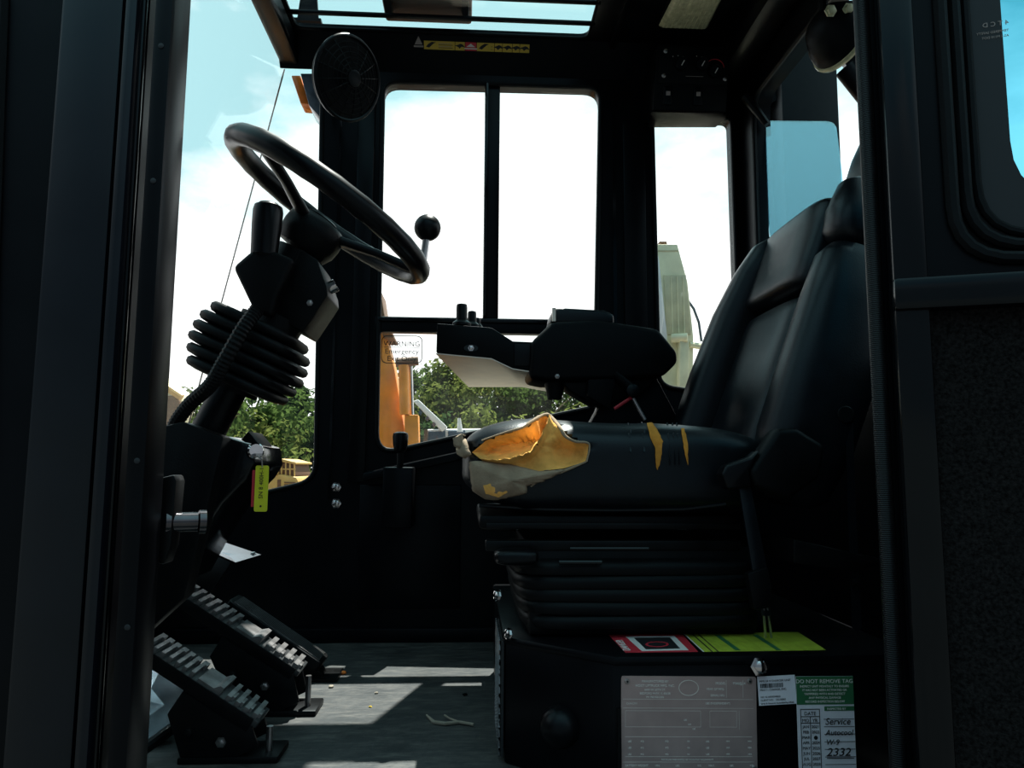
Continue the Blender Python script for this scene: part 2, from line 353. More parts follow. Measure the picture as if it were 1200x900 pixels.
# front side glass and raked windscreen
w3 = thing('window_3', None, None, P(340, 575, YF), kind='structure')
fs = [(T.x+.004, T.z+.04), (q(378,86)[0]+.01, T.z+.04)] + rnd([q(382, 86), q(374, 566), q(187, 610)], [0, .07, 0])[1:-1] + [(B.x+.01, B.z-.01)]
pane(fs, YF+.03, w3)
belt = rnd([q(378, 86), q(370, 563), q(187, 607)], [0, .07, 0])
gasket(belt, YF-.002, .007, w3, closed=False)
w4 = thing('window_4', None, None, (B.x, 1.6, B.z), kind='structure')
d_ = (V((B.x, 0, B.z))-V((T.x, 0, T.z))).normalized(); tn = V((-d_.z, 0, d_.x))*.004
tp = V((T.x, 0, T.z))-d_*.03; bt = V((B.x, 0, B.z))+d_*.02
MB().hexa([tp+V((0,YN,0)), tp+V((0,YF+.03,0)), bt+V((0,YF+.03,0)), bt+V((0,YN,0))] + [p+tn for p in (tp+V((0,YN,0)), tp+V((0,YF+.03,0)), bt+V((0,YF+.03,0)), bt+V((0,YN,0)))]).build('pane', 'glass_screen', w4)
MB().tube([tp+V((0,YF+.028,0)), bt+V((0,YF+.028,0))], .0022, 6).build('glass_joint', 'rubber', w4)
# nose below the windscreen
MB().box((B.x-.03, (YN+YF)/2, (ZF+B.z)/2-.02), (.05, YF-YN+.1, B.z-ZF+.03)).build('wall_front', 'paint', kind='structure')

# ribs on the far corner post ---------------------------------------------
def strip(name, px0, px1, py0, py1, y, t, mat='paint', kind='structure', bev=.003):
    a = P(px0, py0, y); b = P(px1, py0, y); c = P(px1, py1, y); d = P(px0, py1, y)
    return MB().hexa([a, b, c, d]+[p+V((0, t, 0)) for p in (a, b, c, d)]).build(name, mat, kind=kind, bevel=bev)
def vstrip(name, px, wpx, py, z0, z1, y, t, mat='paint', bev=.003):       # a truly vertical strip through one photo point
    a = P(px, py, y).x; b = P(px+wpx, py, y).x
    return MB().box(((a+b)/2, y+t/2, (z0+z1)/2), (b-a, t, z1-z0)).build(name, mat, kind='structure', bevel=bev)
vstrip('trim_1', 414, 20, 330, EYE-.05, EYE+1.17, YF-.012, .012)
vstrip('trim_2', 392, 3, 330, EYE-.1, EYE+1.17, YF-.006, .006, 'paint_gloss', 0)
vstrip('trim_3', 718, 4, 240, EYE+.25, EYE+1.2, YF-.008, .008, 'paint_gloss', 0)
vstrip('trim_4', 731, 26, 240, EYE+.2, EYE+1.1, YF-.014, .014)
# ledge below the windows
la, lb = P(428, 552, YF), P(700, 492, YF)
MB().hexa([la, lb, lb-V((0,.05,.006)), la-V((0,.05,.006)), la-V((0,0,.03)), lb-V((0,0,.03)), lb-V((0,.05,.03)), la-V((0,.05,.03))]).build('trim_5', 'paint', kind='structure', bevel=.004)
pb = thing('access_panel', 'black steel access panel on the far side below the window ledge', 'panel', P(470, 640, YF-.02))
MB().box(P(480, 640, YF-.008), (.30, .014, .36)).build('cover', 'paint', pb, bevel=.004)
for py_ in (571, 590):
    tag(bolt(P(394, py_, YF), (0, -1, 0), .0105, None, 'chrome', 'bolt'), 'bright hex bolt on the far corner post, '+('upper of the pair' if py_ == 571 else 'lower of the pair'), 'bolt', 'post bolts')

# rear wall --------------------------------------------------------------
zt = PX(905, 86, XR).z; yfar = PX(886, 200, XR).y
hr = rnd([(1.0, EYE+.22), (yfar, EYE+.22), (yfar, zt), (1.0, zt)], [.06, .06, .07, .07])
ro = [(YN-.02, Z0), (YF+.05, Z0), (YF+.05, Z1), (YN-.02, Z1)]
link('wall_rear', plate([ro, hr], .05, MYZ(XR+.025)), 'paint', kind='structure')
w5 = thing('window_5', None, None, (XR, 1.6, EYE+.1), kind='structure')
MB().tube([(XR-.002, a, b) for a, b in hr], .008, 8, True).build('gasket', 'rubber', w5)
# the pane swung open, and its stay
pa, pb_ = P(897, 142, 2.14), P(979, 146, 2.13); lowz = -.42
u_ = (pb_-pa); u_.z = 0; M5 = frame(pa, u_, (0, .2, 1)); wl = u_.length; M5z = 0
link('pane', plate([rnd([(-.03, lowz), (wl-.01, lowz), (wl, 0), (0, 0)], [.03, .03, .03, .002])], .006, M5), 'glass_reflect', w5, label='blue reflecting pane swung open')
MB().tube([P(874, 113, 2.13), P(899, 146, 2.1)], [.016, .010], 10).build('window_stay', 'dark_steel', w5)

# roof -------------------------------------------------------------------
xl, xr_ = PZ(349, 39, ZC).x, PZ(690, 41, ZC).x; yh = PZ(520, 39, ZC).y
xf = T.x
hh = rnd([(xl, 1.22), (xr_, 1.22), (xr_, yh), (xl, yh)], [.03]*4)
link('ceiling', plate([[(xf, YN-.03), (XR+.05, YN-.03), (XR+.05, YF+.05), (xf, YF+.05)], hh], .016, MXY(ZC+.008)), 'paint', kind='structure')
MB().prism([(xf, YF, EYE+1.245), (xf, YF-.075, ZC), (xf, YF, ZC)], (XR-xf, 0, 0)).build('trim_6', 'paint', kind='structure')
MB().box((xf+.03, (YN+YF)/2, EYE+1.292), (.06, YF-YN, .076)).build('trim_7', 'paint', kind='structure', bevel=.012)
MB().box((XR-.05, (YN+YF)/2, EYE+1.275), (.10, YF-YN, .11)).build('trim_8', 'paint', kind='structure', bevel=.03)
w6 = thing('window_6', None, None, ((xl+xr_)/2, 1.7, ZC), kind='structure')
link('pane', plate([hh], .005, MXY(ZC+.012)), 'glass_clear', w6)
MB().tube([(a, b, ZC+.002) for a, b in hh], .004, 8, True).build('gasket', 'rubber', w6)
for py_ in (23, -2):
    yb = PZ(560, py_, ZC).y
    MB().box(((xl+xr_)/2, yb, ZC+.002), (xr_-xl+.02, .014, .012)).build('guard_bar', 'paint', w6, bevel=.004)
gx = PZ(735, 0, ZC).x
MB().box((gx, (YN+YF)/2, ZC-.008), (.02, YF-YN-.1, .016)).build('trim_9', 'paint', kind='structure', bevel=.003)
# things standing on the roof, seen through the hatch
zz = ZC+.075
a = PZ(452, 26, zz); b = PZ(553, 28, zz)
t = thing('roof_box', 'brown steel box on the cab roof seen through the roof hatch', 'box', ((a.x+b.x)/2, a.y-.15, ZC+.05))
MB().box(((a.x+b.x)/2, a.y-.17, zz+.06), (b.x-a.x, .34, .12)).build('housing', 'brown_box', t, bevel=.01)
for sx_ in (0, 1):
    MB().box((a.x+.02+sx_*(b.x-a.x-.04), a.y-.16, ZC+.0625), (.02, .2, .025)).build('foot', 'paint', t)
zz = ZC+.10
a = PZ(352, 12, zz); b = PZ(371, 12, zz)
t = thing('lifting_lug', 'dark lifting lug with a hole beside the roof hatch', 'bracket', (a.x, a.y, ZC+.05))
c_ = (a.x+b.x)/2; lp = rnd([(c_-.035, ZC+.05), (c_+.035, ZC+.05), (c_+.02, ZC+.20), (c_-.02, ZC+.20)], [0, 0, .02, .02])
hl = [(c_+.009*math.cos(k*.524), ZC+.165+.009*math.sin(k*.524)) for k in range(12)]
link('lug_plate', plate([lp, hl], .012, MXZ(a.y)), 'paint', t)
MB().box((c_, a.y, ZC+.055), (.09, .05, .01)).build('lug_foot', 'paint', t)

# door side: front corner post, quarter panel -----------------------------
XP = P(196, 300, YN).x
gl = rnd([q(-330, -300, YN), q(14, 0, YN), q(14, 566, YN), q(-330, 650, YN)], [.05, .05, .07, .05])
gl = [(x if x < P(14, 300, YN).x else P(14, 300, YN).x, z) for x, z in gl]
nb = P(-330, 0, YN).x-.05
link('wall_near', plate([[(nb, Z0), (XP-.03, Z0), (XP-.03, Z1), (nb, Z1)], gl], .05, MXZ(YN-.0)), 'paint', kind='structure')
w7 = thing('window_7', None, None, (nb+.2, YN, EYE), kind='structure')
gasket(gl, YN-.027, .012, w7); pane(gl, YN, w7, 'glass_clear')
zA, zB = Z0, Z1
vstrip('trim_10', 36, 78, 450, zA, zB, YN-.037, .012, 'paint_navy', .006)
vstrip('trim_11', 114, 18, 450, zA, zB, YN-.05, .024, 'paint_navy', .008)
vstrip('trim_12', 136, 6, 450, zA, zB, YN-.036, .01, 'paint_gloss', .003)
vstrip('trim_13', 152, 24, 450, zA, zB, YN-.05, .06, 'paint', .006)
xs = P(182, 450, YN).x
MB().tube([(xs, YN+.0, zA+(zB-zA)*k/12) for k in range(13)], .0095, 12).build('trim_14', 'seal', kind='structure')
for k, py_ in enumerate((54, 212, 540, 735)):
    tag(MB().lathe([(.0035, 0), (.0035, .001), (.002, .0015)], P(192-.0578*py_, py_, YN-.05), (0, -1, 0), 10).build('screw', 'black_print'),
        ('topmost', 'second', 'third', 'lowest')[k]+' small black screw in the front door post', 'screw', 'screws in the front door post')

# rear door post with its seal
x1 = P(1036, 450, YN).x
vstrip('trim_15', 1037, 40, 450, zA, zB, YN-.01, .02, 'paint', .006)
MB().tube([(P(1031, 450, YN-.005).x, YN-.005, zA+(zB-zA)*k/12) for k in range(13)], .0105, 12).build('trim_16', 'seal', kind='structure')

# the door, swung wide open on the rear post ------------------------------
hx = P(1048, 450, .93); dv = V((math.cos(math.radians(20)), -math.sin(math.radians(20)), 0)); MD = frame(V((hx.x, .93, 0)), dv, (0, 0, 1))
DW = .86
dn = thing('door_1', None, None, (hx.x, .93, ZF), kind='structure')
def dpt(px, py):                                                    # photo point on the door's inner face -> (u, z)
    d = ray(px, py); n = MD.col[2].xyz; o = MD.col[3].xyz; t_ = (o-O).dot(n)/d.dot(n); p = O+d*t_-o; return (p.dot(dv), p.z+o.z)
def dbox(name, ua, ub, za, zb, wa, wb, mat, bev=.004, parent=dn):
    return rect(MD, ua, za, ub, zb, wa, wb).build(name, mat, parent, bevel=bev)
pw = .042
dbox('hinge_stile', 0, pw, ZF-.02, ZC-.03, -.02, .025, 'paint_gloss', .007)
dbox('latch_stile', DW-pw, DW, ZF-.02, ZC-.03, -.02, .025, 'paint_gloss', .007)
dbox('top_rail', 0, DW, ZC-.07, ZC-.03, -.02, .024, 'paint_gloss', .006)
dbox('bottom_rail', 0, DW, ZF-.02, ZF+.03, -.02, .024, 'paint_gloss', .006)
za, zb = dpt(1070, 368)[1], dpt(1070, 331)[1]
dbox('middle_rail', -.001, DW, za, zb, -.02, .034, 'paint_gloss', .005)
dbox('lower_panel', pw-.005, DW-pw+.005, ZF+.02, za+.005, -.018, .012, 'carpet', 0)
u_w, z_w = dpt(1122, 300)[0], dpt(1150, 303)[1]
zt_ = ZC-.10
link('window_surround', plate([[(pw-.005, zb-.005), (DW-pw+.005, zb-.005), (DW-pw+.005, ZC-.06), (pw-.005, ZC-.06)],
     rnd([(u_w, z_w), (DW-.11, z_w), (DW-.11, zt_), (u_w, zt_)], .075)], .02, MD), 'paint', dn)
for k, (ins_, r_, wz) in enumerate(((-.006, .009, .012), (.012, .008, .006), (.027, .006, .0))):
    lp = rnd([(u_w+ins_, z_w+ins_), (DW-.11-ins_, z_w+ins_), (DW-.11-ins_, zt_-ins_), (u_w+ins_, zt_-ins_)], .075)
    MB().tube([MD @ V((a_, b_, wz)) for a_, b_ in lp], r_, 8, True).build('gasket', 'rubber', dn)
i2 = -.004
ol = rnd([(u_w+i2, z_w+i2), (DW-.11-i2, z_w+i2), (DW-.11-i2, zt_-i2), (u_w+i2, zt_-i2)], .07)
link('pane', plate([ol], .006, MD @ Matrix.Translation((0, 0, -.008))), 'glass_blue', dn)
fu = dpt(1182, 120)[0]-u_w
il = rnd([(u_w+fu, z_w+fu), (DW-.11-fu, z_w+fu), (DW-.11-fu, zt_-fu), (u_w+fu, zt_-fu)], .085)
fr = link('printed_border', plate([ol, il], .0008, MD @ Matrix.Translation((0, 0, -.0042))), 'black_print', dn, label='black printed edge band of the door glass')
for s_, py_, sz in (('4 T C D', 33, .009), ('TEMPERED SAFETY', 41, .0045), ('AS-2 M110 DOT', 47, .0045)):
    a_ = dpt(1155, py_)
    text(s_, sz, MD @ Matrix.Translation((a_[0]+.028, a_[1]+.003, -.0036)) @ Matrix.Diagonal((-1, 1, 1, 1)), 'grey_print', fr)

# ================================================================ steering
YS = 1.52
sc = P(387, 246, YS); ta = math.radians(33)
wn = V((math.sin(ta), 0, math.cos(ta))); wd = V((math.cos(ta), 0, -math.sin(ta))); wy = V((0, 1, 0))
t = thing('steering_wheel', 'black steering wheel with a spinner knob on its rim', 'steering wheel', sc)
R_ = .225
def wp(a, r=R_, h=0): return sc+wd*(r*math.cos(a))+wy*(r*math.sin(a))+wn*h
MB().tube([wp(k*2*math.pi/72) for k in range(72)], [.0215+.0005*math.cos(k*2*math.pi/72*24) for k in range(72)], 14, True).build('rim', 'plastic_smooth', t, smooth=60)
hub = sc-wn*.055+wd*.0
MB().lathe([(.02, -.045), (.052, -.04), (.062, -.02), (.064, .0), (.062, .022), (.05, .034), (.03, .038)], hub-wn*.01, wn, 36).build('hub', 'plastic', t, smooth=50)
MB().lathe([(.034, 0), (.034, .004), (.028, .007)], hub+wn*.026, wn, 28).build('horn_button', 'plastic_smooth', t)
for a_ in (math.radians(243), math.radians(2), math.radians(123)):
    st = hub+(wd*math.cos(a_)+wy*math.sin(a_))*.045+wn*.008; en = wp(a_, R_-.004, -.006); md_ = (st+en)/2+wn*.004
    side = wn.cross(wd*math.cos(a_)+wy*math.sin(a_))
    MB().loft([(st, side*.017, wn*.011), (md_, side*.0145, wn*.009), (en, side*.015, wn*.010)], .7, 16).build('spoke', 'plastic_smooth', t)
ka = math.radians(12); kb = wp(ka, R_, .012); kp = P(501, 267, kb.y)
kn = MB().superell(kp, (.029, .029, .029), 1, 1, 16, 24).build('spinner_knob', 'plastic_smooth', t)
MB().tube([kb, kp-(kp-kb).normalized()*.026], .008, 10).build('knob_stem', 'steel', kn)

cd = (P(292, 415, YS)-P(372, 272, YS)).normalized(); cdx = V((0, 1, 0)); cdn = cd.cross(cdx).normalized()
t = thing('steering_column', 'black steering column with pleated rubber boot below the wheel', 'column', P(215, 640, YS))
hb = hub-wn*.056
MB().tube([hb, hb+cd*.12], [.045, .05], 20).build('upper_tube', 'plastic', t)
# selector housing and grip
yg = YS-.10
poly = [P(a, b, yg) for a, b in ((272, 312), (294, 293), (322, 294), (345, 303), (326, 345), (318, 372), (296, 362))]
MB().prism(poly, (0, .10, 0)).build('selector_housing', 'plastic', t, bevel=.010, seg=3)
g0, g1 = P(309, 303, yg+.02), P(315, 240, yg+.02); gv = (g1-g0)
MB().lathe([(.020, 0), (.0255, .006), (.0265, .03), (.0285, gv.length*.6), (.029, gv.length-.014), (.027, gv.length-.004), (.020, gv.length), (.019, gv.length+.002), (.012, gv.length+.002)], g0, gv, 28).build('selector_grip', 'plastic_smooth', t)
poly = [P(a, b, YS-.07) for a, b in ((352, 291), (372, 304), (383, 336), (384, 346), (355, 389), (324, 372), (330, 340))]
br = MB().prism(poly, (0, .13, 0)).build('column_bracket', 'plastic', t, bevel=.004)
bolt(P(363, 355, YS-.071), (0, -1, 0), .0045, br)
MB().tube([P(378, 342, YS-.02), P(394, 334, YS-.02)], [.012, .0135], 14).build('release_knob', 'chrome', t)
MB().tube([P(330, 372, YS-.03), P(290, 440, YS-.03)], .05, 18).build('middle_tube', 'plastic', t)
# pleated boot, each pleat its own ring
boot = MB().tube([P(312, 374, YS), P(272, 458, YS)], .05, 24).build('boot', 'rubber', t)
ax0, ax1 = P(306, 386, YS), P(280, 447, YS); axv = (ax1-ax0); tl = math.radians(24)
pu = V((math.cos(tl), 0, -math.sin(tl))); pn = V((math.sin(tl), 0, math.cos(tl)))
for k in range(6):
    c_ = ax0+axv*(k/5); wv = (.096, .110, .115, .115, .108, .097)[k]; th = .0115
    secs = [(c_+pn*h_, pu*wv*f_, V((0, .105, 0))*f_) for h_, f_ in ((th, .78), (th*.9, .95), (th*.4, 1), (-th*.3, .995), (-th*.75, .95), (-th, .80))]
    MB().loft(secs, .62, 32).build('pleat', 'rubber', boot, smooth=50)
MB().tube([P(278, 440, YS), P(228, 536, YS)], .034, 20).build('lower_tube', 'paint', t)
# corrugated loom running over the boot
pts = [P(302, 362, YS-.135), P(285, 385, YS-.15), P(262, 425, YS-.15), P(246, 452, YS-.13), P(222, 474, YS-.09), P(204, 500, YS-.06), P(196, 530, YS-.05)]
dense = []
for i in range(len(pts)-1):
    p0, p1, p2, p3 = pts[max(0, i-1)], pts[i], pts[i+1], pts[min(len(pts)-1, i+2)]
    for j in range(16):
        s_ = j/16; dense.append(.5*((2*p1)+(p2-p0)*s_+(2*p0-5*p1+4*p2-p3)*s_*s_+(3*p1-p0-3*p2+p3)*s_**3))
MB().tube(dense, [.0125+.0018*(k % 2) for k in range(len(dense))], 10).build('cable_loom', 'rubber', t, smooth=20)
# lower pedestal
near = [P(a, b, YS-.10) for a, b in ((160, 520), (192, 499), (214, 494), (262, 512), (244, 590), (216, 700), (150, 760))]
MB().prism(near, (0, .05, 0)).build('pedestal_side', 'plastic', t, bevel=.004)
far = [P(a, b, YS-.05) for a, b in ((200, 508), (262, 511), (296, 522), (299, 545), (288, 562), (260, 590), (226, 642), (200, 690))]
MB().prism(far, (0, .22, 0)).build('pedestal_body', 'paint_gloss', t, bevel=.006)
MB().prism([P(a, b, YS+.02) for a, b in ((281, 516), (291, 505), (304, 521), (303, 532))], (0, .10, 0)).build('pedestal_ear', 'plastic', t, bevel=.003)
sw = MB().lathe([(.016, 0), (.016, .01), (.013, .014)], P(298, 529, YS-.052), (.6, -1, .1), 18).build('key_switch', 'chrome', t)
MB().box(P(302, 533, YS-.075), (.012, .022, .005), Matrix.Rotation(.5, 3, 'Z')).build('key', 'steel', sw)
tg = thing('key_tag', 'yellow plastic key tag hanging from the steering column', 'tag', P(305, 600, YS-.085))
Mt = frame(P(297.5, 599.5, YS-.085), (1, 0, .0), (0.02, 0, 1)); twd = P(313, 599, YS-.085).x-P(297.5, 599, YS-.085).x; tht = P(304, 546, YS-.085).z-P(304, 600, YS-.085).z
link('tag_plate', plate([rnd([(0, 0), (twd, 0), (twd, tht), (0, tht)], .004)], .002, Mt), 'yellow_plastic', tg)
text('SN 8 400H-1', .011, Mt @ Matrix.Translation((twd*.62, tht*.28, .0013)) @ Matrix.Rotation(math.pi/2, 4, 'Z'), 'black_print', tg)
MB().lathe([(.002, 0), (.002, .0006)], Mt @ V((twd*.5, .01, .001)), Mt.col[2].xyz, 8).build('tag_hole', 'black_print', tg)
MB().tube([Mt @ V((twd*.5, tht-.004, 0)), Mt @ V((twd*.45, tht+.012, .003)), P(301, 534, YS-.085)], .0014, 6).build('tag_cord', 'steel', tg)
MB().box(Mt @ V((-.004, tht*.5, -.006)), (.006, .004, tht*.8)).build('second_tag', 'red_print', tg)

# ================================================================ pedals
def pedal(label, p0, p1, wid, y, group):
    """brake pedal: pad with cast tread bars, a step, side cheeks, pin bolts and base"""
    a = P(*p0, y); b = P(*p1, y); u = (b-a); Lg = u.length; u.normalize(); n = V((-u.z, 0, u.x)); n = n if n.z > 0 else -n
    t = thing('brake_pedal', label, 'pedal', V((b.x, y, ZF)), group)
    Mp = Matrix.Identity(4)
    for i in range(3): Mp[i][0] = u[i]; Mp[i][1] = (0, 1, 0)[i]; Mp[i][2] = n[i]; Mp[i][3] = a[i]
    bx = lambda x0, x1, y0, y1, z0, z1: MB().hexa([Mp @ V(p) for p in ((x0,y0,z0),(x1,y0,z0),(x1,y1,z0),(x0,y1,z0),(x0,y0,z1),(x1,y0,z1),(x1,y1,z1),(x0,y1,z1))])
    bx(0, Lg, -.004, wid, -.012, 0).build('pad', 'pad_steel', t, bevel=.002)
    bx(-.005, Lg-.01, -.007, -.003, -.022, .001).build('pad_edge', 'dark_steel', t, bevel=.001)
    bars = [(.005+k*.064, .028) for k in range(7)]
    for f_, w_ in bars:
        x0 = f_*Lg
        m = bx(x0, x0+w_*Lg, 0, wid, 0, .009); m.add(bx(x0+w_*Lg, x0+w_*Lg+.004, wid*.75, wid*1.0, 0, .009).v, [(0,1,2,3),(7,6,5,4),(0,4,5,1),(1,5,6,2),(2,6,7,3),(3,7,4,0)])
        m.build('tread_bar', 'worn_steel', t)
    # smooth instep and its upturned lip
    MB().prism([Mp @ V(p) for p in ((.46*Lg, 0, .005), (.59*Lg, 0, .005), (.625*Lg, 0, .014), (.655*Lg, 0, .014), (.655*Lg, 0, 0), (.46*Lg, 0, 0))], (0, wid, 0)).build('instep', 'worn_steel', t)
    for k in range(4):
        x0 = (.70+k*.076)*Lg
        bx(x0, x0+.035*Lg, wid*.0, wid, 0, .008).build('tread_bar', 'worn_steel', t)
        bx(x0+.035*Lg, x0+.055*Lg, wid*.15, wid*.5, 0, .007).build('tread_tooth', 'worn_steel', t)
    dz = b.z-ZF
    for yy in (-.004, wid-.006):
        ch = [Mp @ V((.42*Lg, yy, -.012)), Mp @ V((.97*Lg, yy, -.012)), V((b.x+.0, y+yy, ZF+.028)), V((b.x-.035, y+yy, ZF+.012)), V((b.x-.13, y+yy, ZF+.012)), Mp @ V((.42*Lg, yy, -.07))]
        MB().prism(ch, (0, .008, 0)).build('cheek', 'dark_steel', t, bevel=.001)
    for fx, fz in ((.62, .074), (.85, .060)):
        bolt(Mp @ V((fx*Lg, -.004, -fz)), (0, -1, 0), .0065, t, 'dark_steel' if fx < .7 else 'steel', 'pin_bolt')
    MB().box((b.x-.05, y+wid/2, ZF+.006), (.17, wid*1.15, .012)).build('base', 'dark_steel', t, bevel=.003)
    MB().tube([(b.x+.012, y+wid*.35, ZF+.01), (b.x+.012, y+wid*.35, b.z-.015)], .006, 10).build('stop_screw', 'steel', t)
    MB().tube([a+V((-.02, wid/2, -.01)), a+V((-.12, wid/2, .16))], .012, 10).build('arm', 'dark_steel', t)
    return t
pedal('worn steel brake pedal nearest the door, with bare tread bars', (168, 757), (304, 846), .070, 1.36, 'brake pedals')
pedal('worn steel brake pedal between the near one and the ribbed accelerator', (210, 695), (352, 787), .075, 1.60, 'brake pedals')
a, b = P(268, 703, 1.84), P(378, 778, 1.84); u = (b-a); Lg = u.length; u.normalize(); n = V((-u.z, 0, u.x)); n = n if n.z > 0 else -n
t = thing('accelerator_pedal', 'black rubber accelerator pedal with fine lengthwise ribs', 'pedal', V((b.x, 1.85, ZF)))
Ma = Matrix.Identity(4)
for i in range(3): Ma[i][0] = u[i]; Ma[i][1] = (0, 1, 0)[i]; Ma[i][2] = n[i]; Ma[i][3] = a[i]
w_ = .088
link('pad', plate([rnd([(0, 0), (Lg, 0), (Lg, w_), (0, w_)], [.016]*4)], .018, Ma @ Matrix.Translation((0, 0, -.012)), bev=.002), 'rubber', t)
for k in range(9):
    y0 = .008+k*.0085
    MB().hexa([Ma @ V(p) for p in ((.012,y0,-.004),(Lg-.012,y0,-.004),(Lg-.012,y0+.0045,-.004),(.012,y0+.0045,-.004),(.012,y0,.001),(Lg-.012,y0,.001),(Lg-.012,y0+.0045,.001),(.012,y0+.0045,.001))]).build('rib', 'worn_steel' if k == 0 else 'rib_rubber', t)
MB().prism([Ma @ V((Lg*.55, .02, -.02)), Ma @ V((Lg*.98, .02, -.02)), V((b.x, b.y+.02, ZF+.004)), V((b.x-.10, b.y+.02, ZF+.004))], (0, .05, 0)).build('bracket', 'dark_steel', t, bevel=.002)
MB().box((b.x-.04, b.y+.045, ZF+.004), (.15, .10, .008)).build('base', 'dark_steel', t)
# bright plate on the front bulkhead and the toe board
zpl = EYE-.205; kq = ((247, 630, 1.85), (306, 650, 1.80), (276, 659, 1.68), (240, 643, 1.70))
t = thing('kick_plate', 'shiny steel plate jutting out below the front side glass', 'plate', PZ(272, 645, zpl))
ps = [P(*k_) for k_ in kq]
MB().prism(ps, (0, 0, -.004)).build('top_sheet', 'kick_metal', t)
for s_ in (.14, .88): bolt(ps[0]+(ps[1]-ps[0])*s_-V((0, .015, .002)), (0, -.2, 1), .005, t)
MB().prism([ps[0]-V((.02, 0, .006)), ps[1]-V((.06, 0, .006)), ps[1]-V((.12, 0, .10)), ps[0]-V((.06, 0, .12))], (0, .02, 0)).build('bracket', 'dark_steel', t, bevel=.004)
t = thing('toe_board', 'sloping painted toe board under the nearest brake pedal', 'board', PZ(200, 870, ZF))
q0, q1, q2, q3 = P(150, 840, 1.42), P(225, 830, 1.60), P(214, 775, 1.72), P(140, 770, 1.60)
MB().prism([P(130, 905, 1.38), P(232, 828, 1.50), P(190, 780, 1.66), P(100, 800, 1.6)], (0, 0, -.01)).build('sheet', 'kick_metal', t)
MB().tube([P(150, 892, 1.34), P(236, 828, 1.47)], .010, 10).build('edge_tube', 'dark_steel', t)

# latch on the front door post
t = thing('door_latch', 'dark metal striker latch bolted to the front door post', 'latch', P(190, 640, YN))
MB().prism([P(a_, b_, YN+.02) for a_, b_ in ((188, 560), (204, 556), (207, 564), (200, 640), (192, 662), (183, 660), (183, 580))], (0, .03, 0)).build('latch_plate', 'dark_steel', t, bevel=.003)
l0, l1 = P(194, 612, YN+.03), P(241, 611, YN+.05); lv = l1-l0
MB().lathe([(.016, 0), (.016, .006), (.0125, .008), (.0125, lv.length-.010), (.0155, lv.length-.008), (.0155, lv.length), (.012, lv.length+.001)], l0, lv, 24).build('striker_roller', 'dark_chrome', t)

# floor litter
rr = random.Random(3)
for k, (px, py, s_, m_, lb_) in enumerate(((402, 790, .012, 'amber', 'small orange scrap on the cab floor near the accelerator'), (388, 806, .009, 'dust', 'pale crumb on the floor left of the sunlit patch centre'),
        (441, 813, .006, 'dust', 'tiny pale crumb in the middle of the sunlit patch'), (434, 829, .005, 'yellow_print', 'tiny yellow crumb by the patch edge'), (355, 832, .010, 'dark_steel', 'dark crumb beside the brake pedal base'),
        (369, 793, .007, 'white_print', 'white crumb at the foot of the accelerator'), (545, 815, .008, 'dark_steel', 'dark crumb in the floor shadow by the seat base'))):
    p = PZ(px, py, ZF); mb = MB().superell(p+V((0, 0, s_*.3)), (s_*.6, s_*.5, s_*.32), .8, .8, 5, 8, lambda v: v*(1+.35*rr.random()))
    tag(mb.build('crumb', m_), lb_, 'debris', 'floor litter')
tw = [PZ(a_, b_, ZF+.004) for a_, b_ in ((500, 838), (508, 846), (522, 848), (538, 846), (555, 849))]
t = thing('dry_twig', 'dry forked twig lying in shadow on the cab floor', 'twig', tw[2])
MB().tube(tw, [.002, .004, .0035, .003, .003], 6).build('stem', 'dust', t)
MB().tube([tw[3], PZ(527, 842, ZF+.006), PZ(521, 838, ZF+.006)], .002, 6).build('fork', 'dust', t)

# ================================================================ seat pedestal box
zb_ = PZ(720, 768, 0).z  # placeholder, set below
YB = 1.20
zT = P(720, 768, YB).z                                              # top of the box
cA = P(720, 768, YB); cB = PZ(592, 745, zT)
xe = P(1075, 768, YB).x
plan = [(cB.x, cB.y), (cA.x, YB), (xe, YB), (xe, 1.92), (cB.x, 1.92)]
t = thing('seat_pedestal', 'black steel seat pedestal box carrying plates, stickers and a tag', 'pedestal', ((cB.x+xe)/2, 1.5, ZF))
body = MB().prism([(a_, b_, ZF) for a_, b_ in plan], (0, 0, zT-ZF-.012)).build('body', 'paint', t, bevel=.004)
MB().prism([(a_+(-.004 if i in (0, 4) else 0), b_-(.006 if i in (1, 2) else 0), zT-.016) for i, (a_, b_) in enumerate(plan)], (0, 0, .016)).build('lid', 'paint', t, bevel=.006)
MB().box((cA.x+.006, YB-.002, (ZF+zT)/2-.03), (.006, .006, zT-ZF-.1)).build('edge_seam', 'dark_steel', t)
cham = V((cA.x-cB.x, YB-cB.y, 0)).normalized(); cn = V((cham.y, -cham.x, 0)); cn = cn if cn.y < 0 else -cn
kc = P(655, 852, 1.26); kk = V((cB.x, cB.y, 0)); kc = kk+cham*((kc-kk).dot(cham)); kc.z = P(655, 852, 1.26).z
MB().lathe([(.034, 0), (.034, .006), (.031, .018), (.022, .028), (.010, .033), (.003, .034)], kc, cn, 28).build('dome_knob', 'plastic_smooth', t, smooth=60)
mp_ = MB()
gz0, gz1 = ZF+.01, zT-.01
gp = MB().box((cB.x-.004, cB.y+.10, (gz0+gz1)/2), (.004, .20, gz1-gz0)).build('mesh_backing', 'black_print', t)
gm = MB()                                                           # expanded-metal screen: too fine to pick apart
